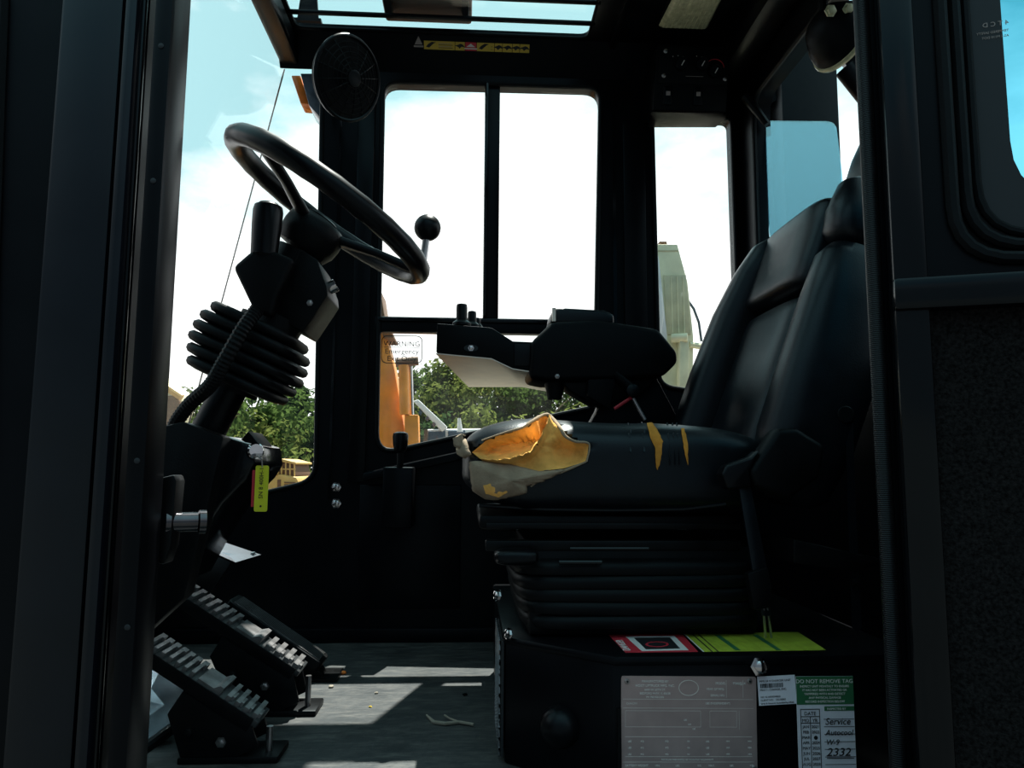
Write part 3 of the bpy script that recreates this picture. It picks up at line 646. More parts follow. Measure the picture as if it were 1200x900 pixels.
for k in range(-10, 22):
    for sgn in (-1, 1):
        ya = cB.y+.005+k*.018; pts = []
        for j in range(2):
            zz = gz0 if j == 0 else gz1; yy = ya+(0 if sgn > 0 else (gz1-gz0)) + sgn*(j*(gz1-gz0)); pts.append((zz, yy))
        (z0_, y0_), (z1_, y1_) = pts
        ylo, yhi = cB.y, cB.y+.20; seg_ = []
        for s_ in [i/24 for i in range(25)]:
            y_ = y0_+(y1_-y0_)*s_
            if ylo <= y_ <= yhi: seg_.append(V((cB.x-.009, y_, z0_+(z1_-z0_)*s_)))
        if len(seg_) > 1: gm.tube([seg_[0], seg_[-1]], .0018, 4)
sc_ = gm.build('mesh_screen', 'dark_chrome', t); sc_['kind'] = 'stuff'
for a_, b_ in ((597, 743), (584, 698)): bolt(P(a_, b_, cB.y-.01), (-1, -.6, .2), .008, t, 'chrome')
bolt(P(890, 781, YB-.006), (0, -1, .1), .0105, t, 'chrome')
Mf = MXZ(YB-.001)
def fq(px, py): p = P(px, py, YB); return p.x, p.z
# data plate
x0, z1_ = fq(728, 792); x1_, z0_ = fq(889, 905)
Md = frame(P(728, 792, YB-.001), P(889, 793, YB-.001)-P(728, 792, YB-.001), (0, 0, 1)); W_ = x1_-x0; H_ = z1_-z0_
pl = thing('data_plate', 'riveted metal data plate on the front of the seat pedestal', 'plate', P(808, 900, YB-.002))
link('plate', plate([rnd([(0, -H_), (W_, -H_), (W_, 0), (0, 0)], .004)], .0012, Md), 'plate_metal', pl)
Ml = Md @ Matrix.Translation((0, 0, .0008))
pz = W_/161                                                         # one photo pixel on the plate
def pt(s_, x, y, sz, al='LEFT'): text(s_, sz*pz*1.25, Ml @ Matrix.Translation((x*pz, -y*pz, 0)), 'white_print' if sz < 4 else 'white_print', pl, align=al)
pt('MANUFACTURED BY', 40, 7, 2.7, 'CENTER'); pt('HOIST LIFTRUCK MFG. INC.', 40, 12, 3, 'CENTER'); pt('6499 W. 65TH ST.', 40, 16.5, 2.6, 'CENTER')
pt('BEDFORD PARK, IL 60638', 40, 20.6, 2.6, 'CENTER'); pt('PH 708.458.2200', 40, 24.6, 2.4, 'CENTER')
pt('MODEL:', 112, 9, 3); pt('P360@24', 133, 9, 3); pt('YEAR OF MFG:', 101, 15.5, 2.7); pt('SERIAL NO:', 106, 22.5, 2.7)
pt('CAPACITY', 6, 32, 2.2); pt('LBS (INDEPENDENT)', 100, 31.5, 2.6); pt('BATTERY WEIGHT', 5, 101, 2.6)
for x_, s_ in ((40, 'MIN.'), (64, 'LBS.'), (90, 'KG.'), (103, 'MAX.'), (128, 'LBS.'), (152, 'KG.')): pt(s_, x_, 101, 2.4)
pt('THIS TRUCK WHEN SHIPPED MET MANDATORY REQUIREMENTS', 78, 94.2, 1.7, 'CENTER'); pt('TO MAINTAIN SAFETY AND CONDITION KEEP TO OPERATING INSTRUCTIONS', 78, 108.6, 1.7, 'CENTER')
for r_ in range(3):
    for x_, s_ in ((8, 'LBS'), (23, 'KG'), (52, 'KG'), (78, 'IN'), (100, 'LBS'), (124, 'MM'), (150, 'MM')): pt(s_, x_, 74+r_*7.2, 2.2)
for x_ in (74, 79, 84): pt('LBS', x_, 50+(x_-74), 2)
ln = lambda xa, ya, xb, yb: rect(Ml, min(xa, xb)*pz-.0002, -max(ya, yb)*pz-.0002, max(xa, xb)*pz+.0002, -min(ya, yb)*pz+.0002, 0, .0003).build('ruled_line', 'silver_print', pl)
for l_ in ((2,26,157,26), (2,36,157,36), (5,39,94,39), (5,57,94,57), (5,39,5,57), (94,39,94,57), (2,96,157,96), (2,105,157,105), (125,4,125,24), (145,4,145,24),
           (105,39,137,39), (105,39,105,57), (105,57,137,57), (137,39,137,57), (140,39,140,60), (5,68,155,68), (5,90,155,90)): ln(*l_)
oval = [(80*pz+12*pz*math.cos(k*.2618), -13*pz+9*pz*math.sin(k*.2618)) for k in range(24)]
link('oval_emblem', plate([oval, [(80*pz+(a_-80*pz)*.94, -13*pz+(b_+13*pz)*.92) for a_, b_ in oval]], .0003, Ml), 'silver_print', pl)
for x_, y_ in ((7, 6), (153, 5), (8, 106), (157, 103)):
    rv = MB().lathe([(.0042, 0), (.0042, .0008), (.0036, .0016), (.0018, .0018)], Ml @ V((x_*pz, -y_*pz, 0)), (0, -1, 0), 16).build('rivet', 'steel', pl)
    MB().lathe([(.0018, 0), (.0018, .0004)], Ml @ V((x_*pz, -y_*pz, .0017)), (0, -1, 0), 10).build('rivet_hole', 'black_print', rv)
# white label
Mw = frame(P(889.5, 827, YB-.0015), P(934, 824.5, YB-.0015)-P(889.5, 827, YB-.0015), (0, 0, 1)); ww, wh = .0445*YB*.98+.008, .046
ww = (P(932, 795, YB)-P(888, 795, YB)).x; wh = (P(900, 793, YB)-P(900, 827, YB)).z
lb_ = thing('serial_label', 'small white label with a barcode beside the data plate', 'label', P(910, 828, YB-.002))
rect(Mw, 0, 0, ww, wh, 0, .0005).build('paper', 'paper', lb_)
Mw2 = Mw @ Matrix.Translation((0, 0, .0007))
text('MFG 24 V CHARGER UNIT', .0044, Mw2 @ Matrix.Translation((.003, wh*.80, 0)), 'black_print', lb_)
text('MAX I : CHARGE, INC.', .0044, Mw2 @ Matrix.Translation((.003, wh*.50, 0)), 'black_print', lb_)
text('V/C 10 HANDHELD', .0038, Mw2 @ Matrix.Translation((.003, wh*.26, 0)), 'black_print', lb_); text('CLIENT NO:    CO 00001', .0038, Mw2 @ Matrix.Translation((.003, wh*.15, 0)), 'black_print', lb_)
text('Serial & Network Assembled by HOLE', .0034, Mw2 @ Matrix.Translation((.003, wh*.04, 0)), 'black_print', lb_)
rb = random.Random(5); xx = .004; bar = MB()
while xx < ww*.66:
    wd_ = rb.choice((.0005, .0009, .0015)); bar.add(*(lambda m: (m.v, m.f))(rect(Mw2, xx, wh*.60, xx+wd_, wh*.75, 0, .0002))); xx += wd_+rb.choice((.0005, .0008))
bar.build('barcode', 'black_print', lb_)
# inspection tag
Mg = frame(P(936, 905, YB-.003), P(1004, 904, YB-.003)-P(936, 905, YB-.003), (-.05, 0, 1)); gw = (P(1002, 850, YB)-P(935, 850, YB)).x; gh = P(960, 793, YB).z-P(960, 905, YB).z
tg = thing('inspection_tag', 'green and white inspection tag headed DO NOT REMOVE TAG', 'tag', P(968, 905, YB-.004))
gpx = gw/67
rect(Mg, 0, 0, gw, gh, 0, .0008).build('card', 'paper', tg)
Mg2 = Mg @ Matrix.Translation((0, 0, .0010))
hd = rect(Mg2, 0, gh-31*gpx, gw, gh, 0, .0003).build('green_header', 'green_print', tg); rect(Mg2, 32*gpx, gh-38*gpx, gw, gh-33*gpx, 0, .0003).build('green_band', 'green_print', tg)
Mg3 = Mg @ Matrix.Translation((0, 0, .0016))
def gt(s_, x, y, sz, al='CENTER', mat='white_print', sh=0, sx=1): text(s_, sz*gpx*1.3, Mg3 @ Matrix.Translation((x*gpx, gh-y*gpx, 0)), mat, tg, align=al, shear=sh, sx=sx)
gt('DO NOT REMOVE TAG', 33, 7.3, 4.6, sx=1.08)
for k, s_ in enumerate(('INSPECT UNIT MONTHLY TO ENSURE', 'IT HAS NOT BEEN ACTIVATED OR', 'TAMPERED WITH AND DETECT', 'ANY PHYSICAL DAMAGE', 'RECORD INSPECTION BELOW')): gt(s_, 33, 12+k*4.2, 2.6)
gt('INSPECTED BY', 35, 37, 2.6, 'LEFT')
dl = lambda xa, ya, xb, yb, w=.3: rect(Mg3, min(xa, xb)*gpx-w*gpx, gh-max(ya, yb)*gpx-w*gpx, max(xa, xb)*gpx+w*gpx, gh-min(ya, yb)*gpx+w*gpx, 0, .0002).build('ruled_line', 'black_print', tg)
for l_ in ((4,36,4,111), (26,36,26,111), (15,44,15,111), (4,36,26,36), (4,44,26,44), (4,51,26,51)): dl(*l_, .4)
for k in range(8): dl(31, 47+k*8.2, 66, 47+k*8.2)
gt('DATE', 15, 42.5, 4.2, mat='black_print'); gt('MO', 9.5, 50, 4, mat='black_print'); gt('YR', 20.5, 50, 4, mat='black_print')
for k, (m_, y_) in enumerate(zip('JAN FEB MAR APR MAY JUN JUL AUG SEP OCT'.split(), '2021 2022 - 2024 2025 2026 2027 2028 2029 2030'.split())):
    if m_ != 'OCT': gt(m_, 9.5, 56.5+k*5.8, 3.4, mat='black_print')
    if y_ != '-': gt(y_, 20.7, 56.5+k*5.8, 3.4, mat='black_print')
for x_, y_ in ((20.7, 67), (9.5, 108)): MB().lathe([(.0032, 0), (.0032, .0003)], Mg3 @ V((x_*gpx, gh-y_*gpx, 0)), (0, -1, 0), 12).build('punch_mark', 'black_print', tg)
for s_, y_, sz in (('Service', 53, 8), ('Autocool', 64.5, 6.6), ('W-9', 75, 6.5), ('2332', 87, 9.5)): gt(s_, 32, y_, sz, 'LEFT', 'black_print', .25, .98 if s_ != '2332' else 1.15)
dl(33, 89.5, 64, 89.5, .4)
# stickers on the lid
def lidq(pts_, h): return [PZ(a_, b_, zT+h) for a_, b_ in pts_]
st = thing('danger_sticker', 'red and white danger sticker on top of the seat pedestal', 'sticker', PZ(765, 755, zT))
MB().prism(lidq(((713, 744), (799, 743), (818, 764), (733, 765)), 0), (0, 0, .0006)).build('backing', 'red_print', st)
MB().prism(lidq(((733, 746), (790, 745), (807, 762), (752, 763)), .0007), (0, 0, .0003)).build('white_panel', 'white_print', st)
MB().prism(lidq(((743, 747.5), (785, 747), (797, 760), (757, 761)), .0011), (0, 0, .0003)).build('pictogram', 'black_print', st)
g = [PZ(770+14*math.cos(k*.5236), 755+3.4*math.sin(k*.5236), zT+.0015) for k in range(12)]; gi = [PZ(770+11*math.cos(k*.5236), 755+2.4*math.sin(k*.5236), zT+.0015) for k in range(12)]
MB().add(g+gi, [(k, (k+1)%12, 12+(k+1)%12, 12+k) for k in range(12)]).build('red_ring', 'red_print', st)
p0 = PZ(738, 764, zT+.0012); p1 = PZ(722, 745, zT+.0012)
text('DANGER', .018, frame(p0, p1-p0, (-1, -.5, 0)) @ Matrix.Translation((.01, -.004, 0)), 'white_print', st)
st = thing('lime_sticker', 'lime yellow instruction sticker on top of the seat pedestal', 'sticker', PZ(880, 755, zT))
MB().prism(lidq(((800, 742), (935, 741), (968, 762), (824, 764)), 0), (0, 0, .0006)).build('backing', 'lime_print', st)
for f_ in (.0, .07, .12):
    a_, b_ = 800+135*f_, 824+144*f_
    MB().prism(lidq(((a_, 742), (a_+1.6, 742), (b_+1.6, 764), (b_, 764)), .0008), (0, 0, .0003)).build('stripe', 'white_print' if f_ == 0 else 'black_print', st)
for k in range(7):
    a_, b_ = 822+k*15, 846+k*16
    MB().prism(lidq(((a_, 744), (a_+6, 744), (b_+6, 762), (b_, 762)), .0008), (0, 0, .0003)).build('print_block', 'green_print' if k % 3 == 1 else 'lime_print', st)

# ================================================================ seat
YC = 1.54
seat = thing('driver_seat', 'black vinyl suspension seat with torn cushion showing yellow foam', 'seat', (.28, YC, zT))
# suspension bellows: stacked folds
for k in range(5):
    zc = P(640, 668+k*16, 1.30).z; inset = (.0, .006, .010, .014, .02)[k]
    xa, xb = P(598, 668, 1.30).x+inset, P(905, 668, 1.30).x
    wv = .006*math.sin(k*1.7)
    secs = [((( xa+xb)/2, YC+.0, zc+h_), ((xb-xa)/2*f_, 0, wv*f_*.4), (0, .235*f_, 0)) for h_, f_ in ((.016, .93), (.010, .985), (.0, 1), (-.010, .985), (-.014, .93))]
    MB().loft(secs, .3, 40).build('bellows_fold', 'rubber', seat, smooth=50)
core_z0, core_z1 = zT+.001, P(640, 640, 1.32).z
MB().box(((P(620,668,1.32).x+P(890,668,1.32).x)/2, YC, (core_z0+core_z1)/2), (P(890,668,1.32).x-P(620,668,1.32).x, .42, core_z1-core_z0)).build('suspension_body', 'rubber', seat, bevel=.01)
for py_ in (617, 640):
    z_ = P(700, py_, 1.32).z
    MB().box((P(720, py_, 1.33).x, YC-.20, z_), (.46, .025, .018 if py_ > 620 else .012)).build('slide_rail', 'dark_steel', seat, bevel=.003)
    MB().box((P(720, py_, 1.33).x, YC+.20, z_), (.46, .025, .018 if py_ > 620 else .012)).build('slide_rail', 'dark_steel', seat, bevel=.003)
MB().tube([P(668, 643, 1.30), P(760, 643, 1.30)], .003, 8).build('adjuster_rod', 'paint_gloss', seat)
MB().tube([P(655, 659, 1.30), P(705, 659, 1.30)], .004, 8).build('adjuster_rod', 'paint_gloss', seat)
MB().superell(P(605, 652, 1.29), (.038, .03, .014), .6, .5, 14, 24).build('weight_knob', 'plastic_smooth', seat)
MB().box((P(715,612,1.33).x, YC, P(700, 612, 1.33).z), (.47, .42, .025)).build('seat_pan', 'plastic', seat, bevel=.008)
# cushion
zc0, zc1 = P(700, 608, 1.30).z, P(700, 489, 1.31).z
xf0, xb0 = P(541, 560, 1.36).x, P(905, 540, 1.34).x
def cshape(p):
    rx = (xb0-xf0)/2; f_ = (p.x+rx)/(2*rx)
    z = p.z
    if z > 0: z *= 1-.28*max(0, f_-.62)/.38-.10*max(0, .18-f_)/.18
    if z < 0 and f_ < .2: z *= 1-.45*(1-f_/.2)
    z += .004*math.sin(f_*9)*(1 if p.z > 0 else 0)
    return V((p.x, p.y*(1-.05*max(0, .3-f_)/.3), z))
cm = MB().superell(((xf0+xb0)/2, YC, (zc0+zc1)/2), ((xb0-xf0)/2, .245, (zc1-zc0)/2), .42, .30, 64, 200, cshape)
foam_o = [(554, 530), (572, 515), (602, 506), (622, 498), (638, 487), (650, 497), (660, 508), (674, 517), (690, 521), (686, 541), (660, 549), (632, 552), (600, 546), (566, 540)]
def proj(p):
    d = p-O; z = d.dot(fw); return 600+F*d.dot(RT)/z, 450-F*d.dot(UP)/z
def edge_in(x, y, poly):                                            # distance to the outline, 0 outside
    ins_, dm = False, 1e9
    for i in range(len(poly)):
        (x0, y0), (x1, y1) = poly[i-1], poly[i]
        if (y0 > y) != (y1 > y) and x < (x1-x0)*(y-y0)/(y1-y0)+x0: ins_ = not ins_
        s_ = max(0, min(1, ((x-x0)*(x1-x0)+(y-y0)*(y1-y0))/((x1-x0)**2+(y1-y0)**2))); dm = min(dm, math.dist((x, y), (x0+(x1-x0)*s_, y0+(y1-y0)*s_)))
    return dm if ins_ else 0
cv0 = [tuple(v) for v in cm.v]
for i, v in enumerate(cm.v):                                        # the torn-out hollow
    if v.y < YC-.05:
        e_ = edge_in(*proj(v), foam_o)
        if e_: cm.v[i] = v+(v-O).normalized()*.10*min(1, e_/6)
cush = cm.build('cushion', 'vinyl', seat, smooth=60)
dg = bpy.context.evaluated_depsgraph_get()
tree_ = BVHTree.FromPolygons(cv0, cm.f)
def onseat(px, py, off=.003, fb=1.36):
    h = tree_.ray_cast(O, ray(px, py).normalized())
    if h[0] is None:
        p = P(px, py, fb); return p, V((0, -.5, .8))
    n = h[1]; n = n if n.dot(ray(px, py)) < 0 else -n
    return h[0]+n*off, n
MB().tube([onseat(a_, b_, .001)[0] for a_, b_ in ((562, 592), (640, 596), (720, 597), (800, 596), (850, 590))], .004, 8).build('lower_piping', 'vinyl', cush)
MB().tube([onseat(a_, b_, .0)[0] for a_, b_ in ((600, 566), (601, 580), (602, 596))], .003, 6).build('seam', 'black_print', cush)
def patch(name, outline, mat, amp, edge, rings=9, seed=0, lift=0, parent=cush, thick=0, bulge=0, shape=None):
    """a lumpy sheet that follows the cushion inside a ragged outline"""
    n_ = len(outline); cx_ = sum(p[0] for p in outline)/n_; cy_ = sum(p[1] for p in outline)/n_
    dens = []
    for i in range(n_):
        a_, b_ = outline[i], outline[(i+1)%n_]; m_ = max(2, int(math.dist(a_, b_)/3))
        for j in range(m_):
            s_ = j/m_; k_ = noise.noise(V((i*3.1+s_*7, seed, 0)))*1.6
            dens.append((a_[0]+(b_[0]-a_[0])*s_+k_, a_[1]+(b_[1]-a_[1])*s_+k_*.8))
    m_ = len(dens); vs = []
    for r_ in range(rings+1):
        f_ = 1-r_/rings*.97
        for (x, y) in dens:
            X, Y = cx_+(x-cx_)*f_, cy_+(y-cy_)*f_
            p, nn = onseat(X, Y, 0)
            o_ = edge if r_ == 0 else edge+lift+amp*noise.noise(V((X*.045, Y*.07, seed)))+amp*.35*noise.noise(V((X*.16, Y*.2, seed+9)))+bulge*(1-f_)
            if shape: o_ = edge+shape(X, Y)*min(1, edge_in(X, Y, outline)/5); vs.append(p+nn*max(o_, -.032)); continue
            vs.append(p+nn*max(o_, .0012))
    fs_ = [(r_*m_+k, r_*m_+(k+1)%m_, (r_+1)*m_+(k+1)%m_, (r_+1)*m_+k) for r_ in range(rings) for k in range(m_)]
    fs_.append([rings*m_+k for k in range(m_)])
    ob = MB().add(vs, fs_).build(name, mat, parent, smooth=70)
    if thick:
        md = ob.modifiers.new('thickness', 'SOLIDIFY'); md.thickness = thick; md.offset = 0
    return ob
def hollow(X, Y):                                                   # ridge along the lower lip, a hollow above it, a pleat at the side
    rx = [(545, 531), (566, 537), (585, 539), (605, 535), (622, 529), (634, 514), (641, 496), (700, 470)]
    yr = rx[-1][1]
    for (xa_, ya_), (xb__, yb__) in zip(rx, rx[1:]):
        if xa_ <= X < xb__: yr = ya_+(yb__-ya_)*(X-xa_)/(xb__-xa_)
    d = yr-Y
    if d > 0: return -.040*min(1, d/12)+.004*noise.noise(V((X*.08, Y*.08, 2)))
    b = .020*math.exp(-(d/5)**2)+.006*math.exp(-((Y-548)/6)**2) - (.026*math.exp(-((X-662)/15)**2-((Y-527)/13)**2) if X > 636 else 0)
    return b+.005*noise.noise(V((X*.07, Y*.1, 5)))-.012*min(1, max(0, -d-4)/8)
patch('exposed_foam', foam_o, 'foam', .0, .0015, 22, 3, 0, shape=hollow)
# folds of foam
def roll_(name, pts_, rad, mat, off=.006, e=None):
    ps_ = [onseat(a_, b_, off)[0] for a_, b_ in pts_]
    dn_ = []
    for i in range(len(ps_)-1):
        p0, p1, p2, p3 = ps_[max(0, i-1)], ps_[i], ps_[i+1], ps_[min(len(ps_)-1, i+2)]
        for j in range(8):
            s_ = j/8; dn_.append(.5*((2*p1)+(p2-p0)*s_+(2*p0-5*p1+4*p2-p3)*s_*s_+(3*p1-p0-3*p2+p3)*s_**3))
    dn_.append(ps_[-1]); m_ = len(dn_)
    return MB().tube(dn_, [max(.0015, rad*math.sin(math.pi*(k+.6)/(m_+.2))**.6*(1+.3*noise.noise(V((k*.35, rad*900, 0))))) for k in range(m_)], 10).build(name, mat, cush, smooth=70)
# ragged edge of the split cover
roll_('torn_edge', [(566, 517), (590, 509), (612, 503), (622, 497), (638, 486), (646, 492), (656, 503), (662, 512), (674, 518), (690, 521), (687, 541)], .0035, 'backing', .004)
roll_('torn_edge', [(687, 541), (660, 552), (640, 558), (622, 570)], .003, 'backing', .003)
flap = patch('torn_flap', [(552, 541), (566, 541), (600, 545), (632, 553), (662, 551), (640, 562), (618, 569), (617, 577), (600, 580), (584, 583), (570, 582), (556, 573)], 'backing', .002, .004, 9, 21, .002, thick=.003, bulge=.012)
patch('foam_scrap', [(570, 567), (582, 563), (596, 568), (598, 574), (586, 578), (573, 574)], 'foam', .002, .012, 5, 31, .001)
patch('torn_flap_tip', [(531, 519), (541, 514), (552, 518), (557, 533), (551, 537), (540, 531), (532, 528)], 'backing', .004, .01, 5, 41, .004, thick=.003)
# splits further back
patch('foam_split', [(758, 497), (764, 496), (770, 504), (776, 517), (775, 535), (770, 551), (767, 538), (768, 526), (762, 514)], 'foam_deep', .002, .002, 5, 5, .001)
patch('foam_split', [(798, 503), (802, 503), (806, 520), (806, 546), (803, 536), (800, 520)], 'foam_deep', .001, .002, 4, 6, .001)
for k, px in enumerate((736, 752, 782, 788, 793)):
    MB().tube([onseat(px+dx_, py_, .0015)[0] for dx_, py_ in ((0, 496), (1, 510), (3, 530), (3, 545 if k > 1 else 505))], .0016, 5).build('crease', 'vinyl', cush)

# backrest: two bolsters, a lower and an upper insert, shell, headrest
back = thing('seat_back', None, None, (.55, YC, zc1)); back.parent = seat; back.location = V((.55, YC, zc1))-WL[seat]
back.name = 'backrest'
k_ = .37; xb_ = lambda z: .50+k_*(z-EYE-.10)
rd = V((k_, 0, 1)).normalized(); rn = V((-rd.z, 0, rd.x))            # along the recline, and the front normal
def bol(name, ys, zs, dp, wd_, dx, parent, mat='vinyl', e=.72):
    secs = []
    for (z, f_, yo) in zs:
        zz = EYE+z; secs.append((V((xb_(zz)+dp*.9+dx, ys+yo, zz)), rn*dp*f_, V((0, wd_*f_, 0))))
    return MB().loft(secs, e, 32).build(name, mat, parent, smooth=60)
sgn_f, sgn_n = 1, -1
bol('side_bolster', YC+.19, [(-.06, .5, 0), (-.04, .8, 0), (.05, 1, 0), (.2, 1.02, 0), (.34, .98, -.012), (.44, .85, -.035), (.505, .65, -.055), (.53, .35, -.06)], .075, .062, -.005, back)
bol('side_bolster', YC-.215, [(-.06, .5, 0), (-.04, .8, 0), (.05, 1, 0), (.2, 1.02, 0), (.30, 1, .004), (.38, .93, .012), (.405, .75, .015)], .085, .06, .052, back)
bol('upper_wing', YC-.195, [(.415, .7, 0), (.435, .95, 0), (.48, 1, .01), (.54, .85, .025), (.555, .6, .03)], .075, .055, .055, back)
def pad(name, z0_, z1__, w0, w1, dpt_, dx, e=.45):
    secs = []
    for s_ in (0, .03, .1, .3, .5, .7, .9, .97, 1):
        z = EYE+z0_+(z1__-z0_)*s_; f_ = 1 if .02 < s_ < .98 else .6; f_ = .9 if s_ in (.03, .97) else f_; wv = w0+(w1-w0)*s_
        secs.append((V((xb_(z)+dx+.09, YC, z)), rn*dpt_*f_, V((0, wv*(1 if f_ == 1 else .6+.4*f_), 0))))
    return MB().loft(secs, e, 36).build(name, 'vinyl', back, smooth=55)
pad('lower_insert', -.05, .335, .145, .15, .045, .005)
pad('upper_insert', .345, .53, .165, .165, .058, .0)
sh = [(V((xb_(EYE+z)+.15, YC, EYE+z)), rn*.05*f_, V((0, .22*f_, 0))) for z, f_ in ((-.06, .8), (0, 1), (.3, 1), (.48, .85), (.52, .6))]
MB().loft(sh, .5, 32).build('shell', 'plastic', back, smooth=60)
hs = [(V((xb_(EYE+z)+.18, YC-.08, EYE+z)), rn*.055*f_, V((0, .10*f_, 0))) for z, f_ in ((.535, .7), (.56, 1), (.66, 1.02), (.74, .9), (.765, .5))]
MB().loft(hs, .5, 32).build('headrest', 'vinyl', back, smooth=60)
MB().tube([(xb_(EYE-.02)+.10, YC-.26, EYE-.02), (xb_(EYE-.02)+.10, YC+.26, EYE-.02)], .03, 16).build('recline_pivot', 'plastic', back)

# seat belt buckle and stalk beside the seat
YL = 1.235
t = thing('seat_belt_buckle', 'dark grey seat belt buckle sleeve standing beside the cushion', 'buckle', P(900, 745, YL))
MB().prism([P(a_, b_, YL) for a_, b_ in ((885, 571), (879, 552), (912, 502), (935, 501), (968, 522), (962, 560), (925, 586))], (0, .05, 0)).build('sleeve', 'plastic', t, bevel=.010, seg=3)
MB().prism([P(a_, b_, YL+.004) for a_, b_ in ((846, 556), (852, 545), (880, 536), (891, 527), (879, 553), (882, 571), (853, 574))], (0, .036, 0)).build('mouth', 'plastic_smooth', t, bevel=.006, seg=3)
MB().prism([P(a_, b_, YL+.015) for a_, b_ in ((866, 570), (880, 570), (904, 690), (904, 722), (893, 722), (884, 680))], (0, .006, 0)).build('stalk', 'vinyl', t, bevel=.001)
MB().prism([P(a_, b_, YL+.008) for a_, b_ in ((876, 672), (900, 664), (906, 690), (905, 712), (884, 716), (880, 696))], (0, .02, 0)).build('collar', 'plastic', t, bevel=.004)
for dx_ in (0, 7): MB().tube([P(895+dx_*.6, 712, YL+.016), P(897+dx_, 747, YL+.03)], .0024, 8).build('anchor_rod', 'steel', t)
t = thing('seat_belt_strap', 'narrow black belt webbing hanging behind the buckle by the door post', 'strap', P(1005, 742, 1.27))
MB().prism([P(a_, b_, 1.27) for a_, b_ in ((990, 470), (999, 470), (1003, 600), (1010, 735), (1005, 742), (999, 735), (994, 600))], (0, .003, 0)).build('webbing', 'vinyl', t)
MB().box(P(1003, 682, 1.268), (.016, .01, .012)).build('keeper', 'plastic', t, bevel=.002)
MB().lathe([(.02, 0), (.02, .02), (.014, .026)], P(983, 487, 1.29), (0, -1, 0), 18).build('guide', 'plastic', t)
MB().prism([P(a_, b_, 1.262) for a_, b_ in ((930, 632), (1032, 655), (1030, 664), (990, 668), (930, 660))], (0, .35, 0)).build('anchor_frame', 'dark_steel', t, bevel=.003)

# ================================================================ armrest console
YA = 1.72
arm = thing('armrest_console', 'black armrest with a joystick control box reaching forward of the seat', 'armrest', P(720, 470, YA+.1))
ft = [(512, 379), (576, 384), (601, 400), (624, 400), (624, 432), (600, 430), (575, 418), (511, 412)]
fb = [P(a_, b_, YA) for a_, b_ in ft]
under = [P(515, 414, YA), P(575, 419, YA), P(601, 430, YA), P(640, 436, YA), P(641, 458, YA+.40), P(633, 456, YA+.40), P(628, 453, YA+.40), P(549, 453, YA+.40)]
bkx = [V((p.x+.0, YA+.40, p.z)) for p in fb]
cbx = MB()
tops = [P(512, 379, YA), P(576, 384, YA), P(601, 400, YA), P(628, 401, YA)]; bots = [P(511, 413, YA), P(576, 419, YA), P(601, 431, YA), P(640, 437, YA)]
tb = [P(549, 400, YA+.40), P(590, 402, YA+.40), P(610, 406, YA+.40), P(634, 406, YA+.40)]; bb = [P(549, 452, YA+.40), P(590, 452, YA+.40), P(612, 452, YA+.40), P(640, 457, YA+.40)]
vs = tops+bots+tb+bb; fs_ = []
for i in range(3): fs_ += [(i, i+1, 5+i, 4+i), (8+i, 9+i, 13+i, 12+i), (i, i+1, 9+i, 8+i), (4+i, 5+i, 13+i, 12+i)]
fs_ += [(0, 4, 12, 8), (3, 7, 15, 11)]
cb = MB().add(vs, fs_).build('control_box', 'plastic', arm, bevel=.002)
MB().add([p-V((0, 0, .0015)) for p in bots]+[p-V((0, 0, .0015)) for p in bb]+[p-V((0, 0, .004)) for p in bots]+[p-V((0, 0, .004)) for p in bb],
         [(i, i+1, 5+i, 4+i) for i in range(3)]+[(8+i, 9+i, 13+i, 12+i) for i in range(3)]+[(0,4,12,8),(3,7,15,11)]+[(i, i+1, 9+i, 8+i) for i in range(3)]+[(4+i, 5+i, 13+i, 12+i) for i in range(3)]).build('bottom_plate', 'grey_under', arm, label='grey underside plate')
MB().box(P(612, 416, YA-.002), (.038, .004, .052)).build('side_label', 'plastic_smooth', cb, bevel=.001)
e_ = [(P(552, 408, YA).x+.017*math.cos(k*.3927), P(552, 408, YA).z+.008*math.sin(k*.3927)) for k in range(16)]
link('bolt_slot', plate([e_], .002, MXZ(YA-.001)), 'black_print', cb); bolt(P(552, 408, YA-.002), (0, -1, 0), .0052, cb, 'chrome')
for k, (px, py, h_, yo, r_) in enumerate(((541, 380, .052, .03, .0135), (553, 382, .040, .10, .011), (559, 384, .028, .16, .009))):
    p = P(px, py, YA+yo); p.z -= .004
    j = MB().lathe([(r_*1.7, 0), (r_*1.7, .006), (r_*1.2, .012), (r_, .014), (r_, h_*.85), (r_*.9, h_), (r_*.4, h_+.002)], p, (0, 0, 1), 18).build('joystick', 'plastic_smooth', arm)
body_p = [(622, 401), (648, 376), (700, 374), (772, 385), (794, 412), (795, 424), (778, 441), (725, 445), (640, 447), (620, 443)]
MB().prism([P(a_, b_, YA-.015) for a_, b_ in body_p], (0, .15, 0)).build('arm_body', 'plastic', arm, bevel=.012, seg=3)
MB().prism([P(a_, b_, YA+.0) for a_, b_ in ((645, 379), (648, 362), (655, 360), (708, 363), (720, 368), (720, 380))], (0, .12, 0)).build('arm_pad', 'vinyl', arm, bevel=.008, seg=3)
MB().box(P(649, 369, YA-.004), (.008, .01, .032)).build('pad_edge', 'grey_under', arm)
bolt(P(653, 441, YA-.016), (0, -1, 0), .004, arm)
MB().tube([P(650, 446, YA+.03), P(650, 468, YA+.03)], [.026, .017], 14).build('knob', 'rubber', arm)
MB().prism([P(a_, b_, YA+.02) for a_, b_ in ((655, 444), (770, 440), (752, 462), (700, 476), (668, 458))], (0, .08, 0)).build('linkage', 'dark_steel', arm, bevel=.004)
MB().prism([P(a_, b_, YA-.01) for a_, b_ in ((690, 432), (712, 424), (722, 445), (715, 480), (688, 464))], (0, .012, 0)).build('bracket', 'plastic', arm, bevel=.003)
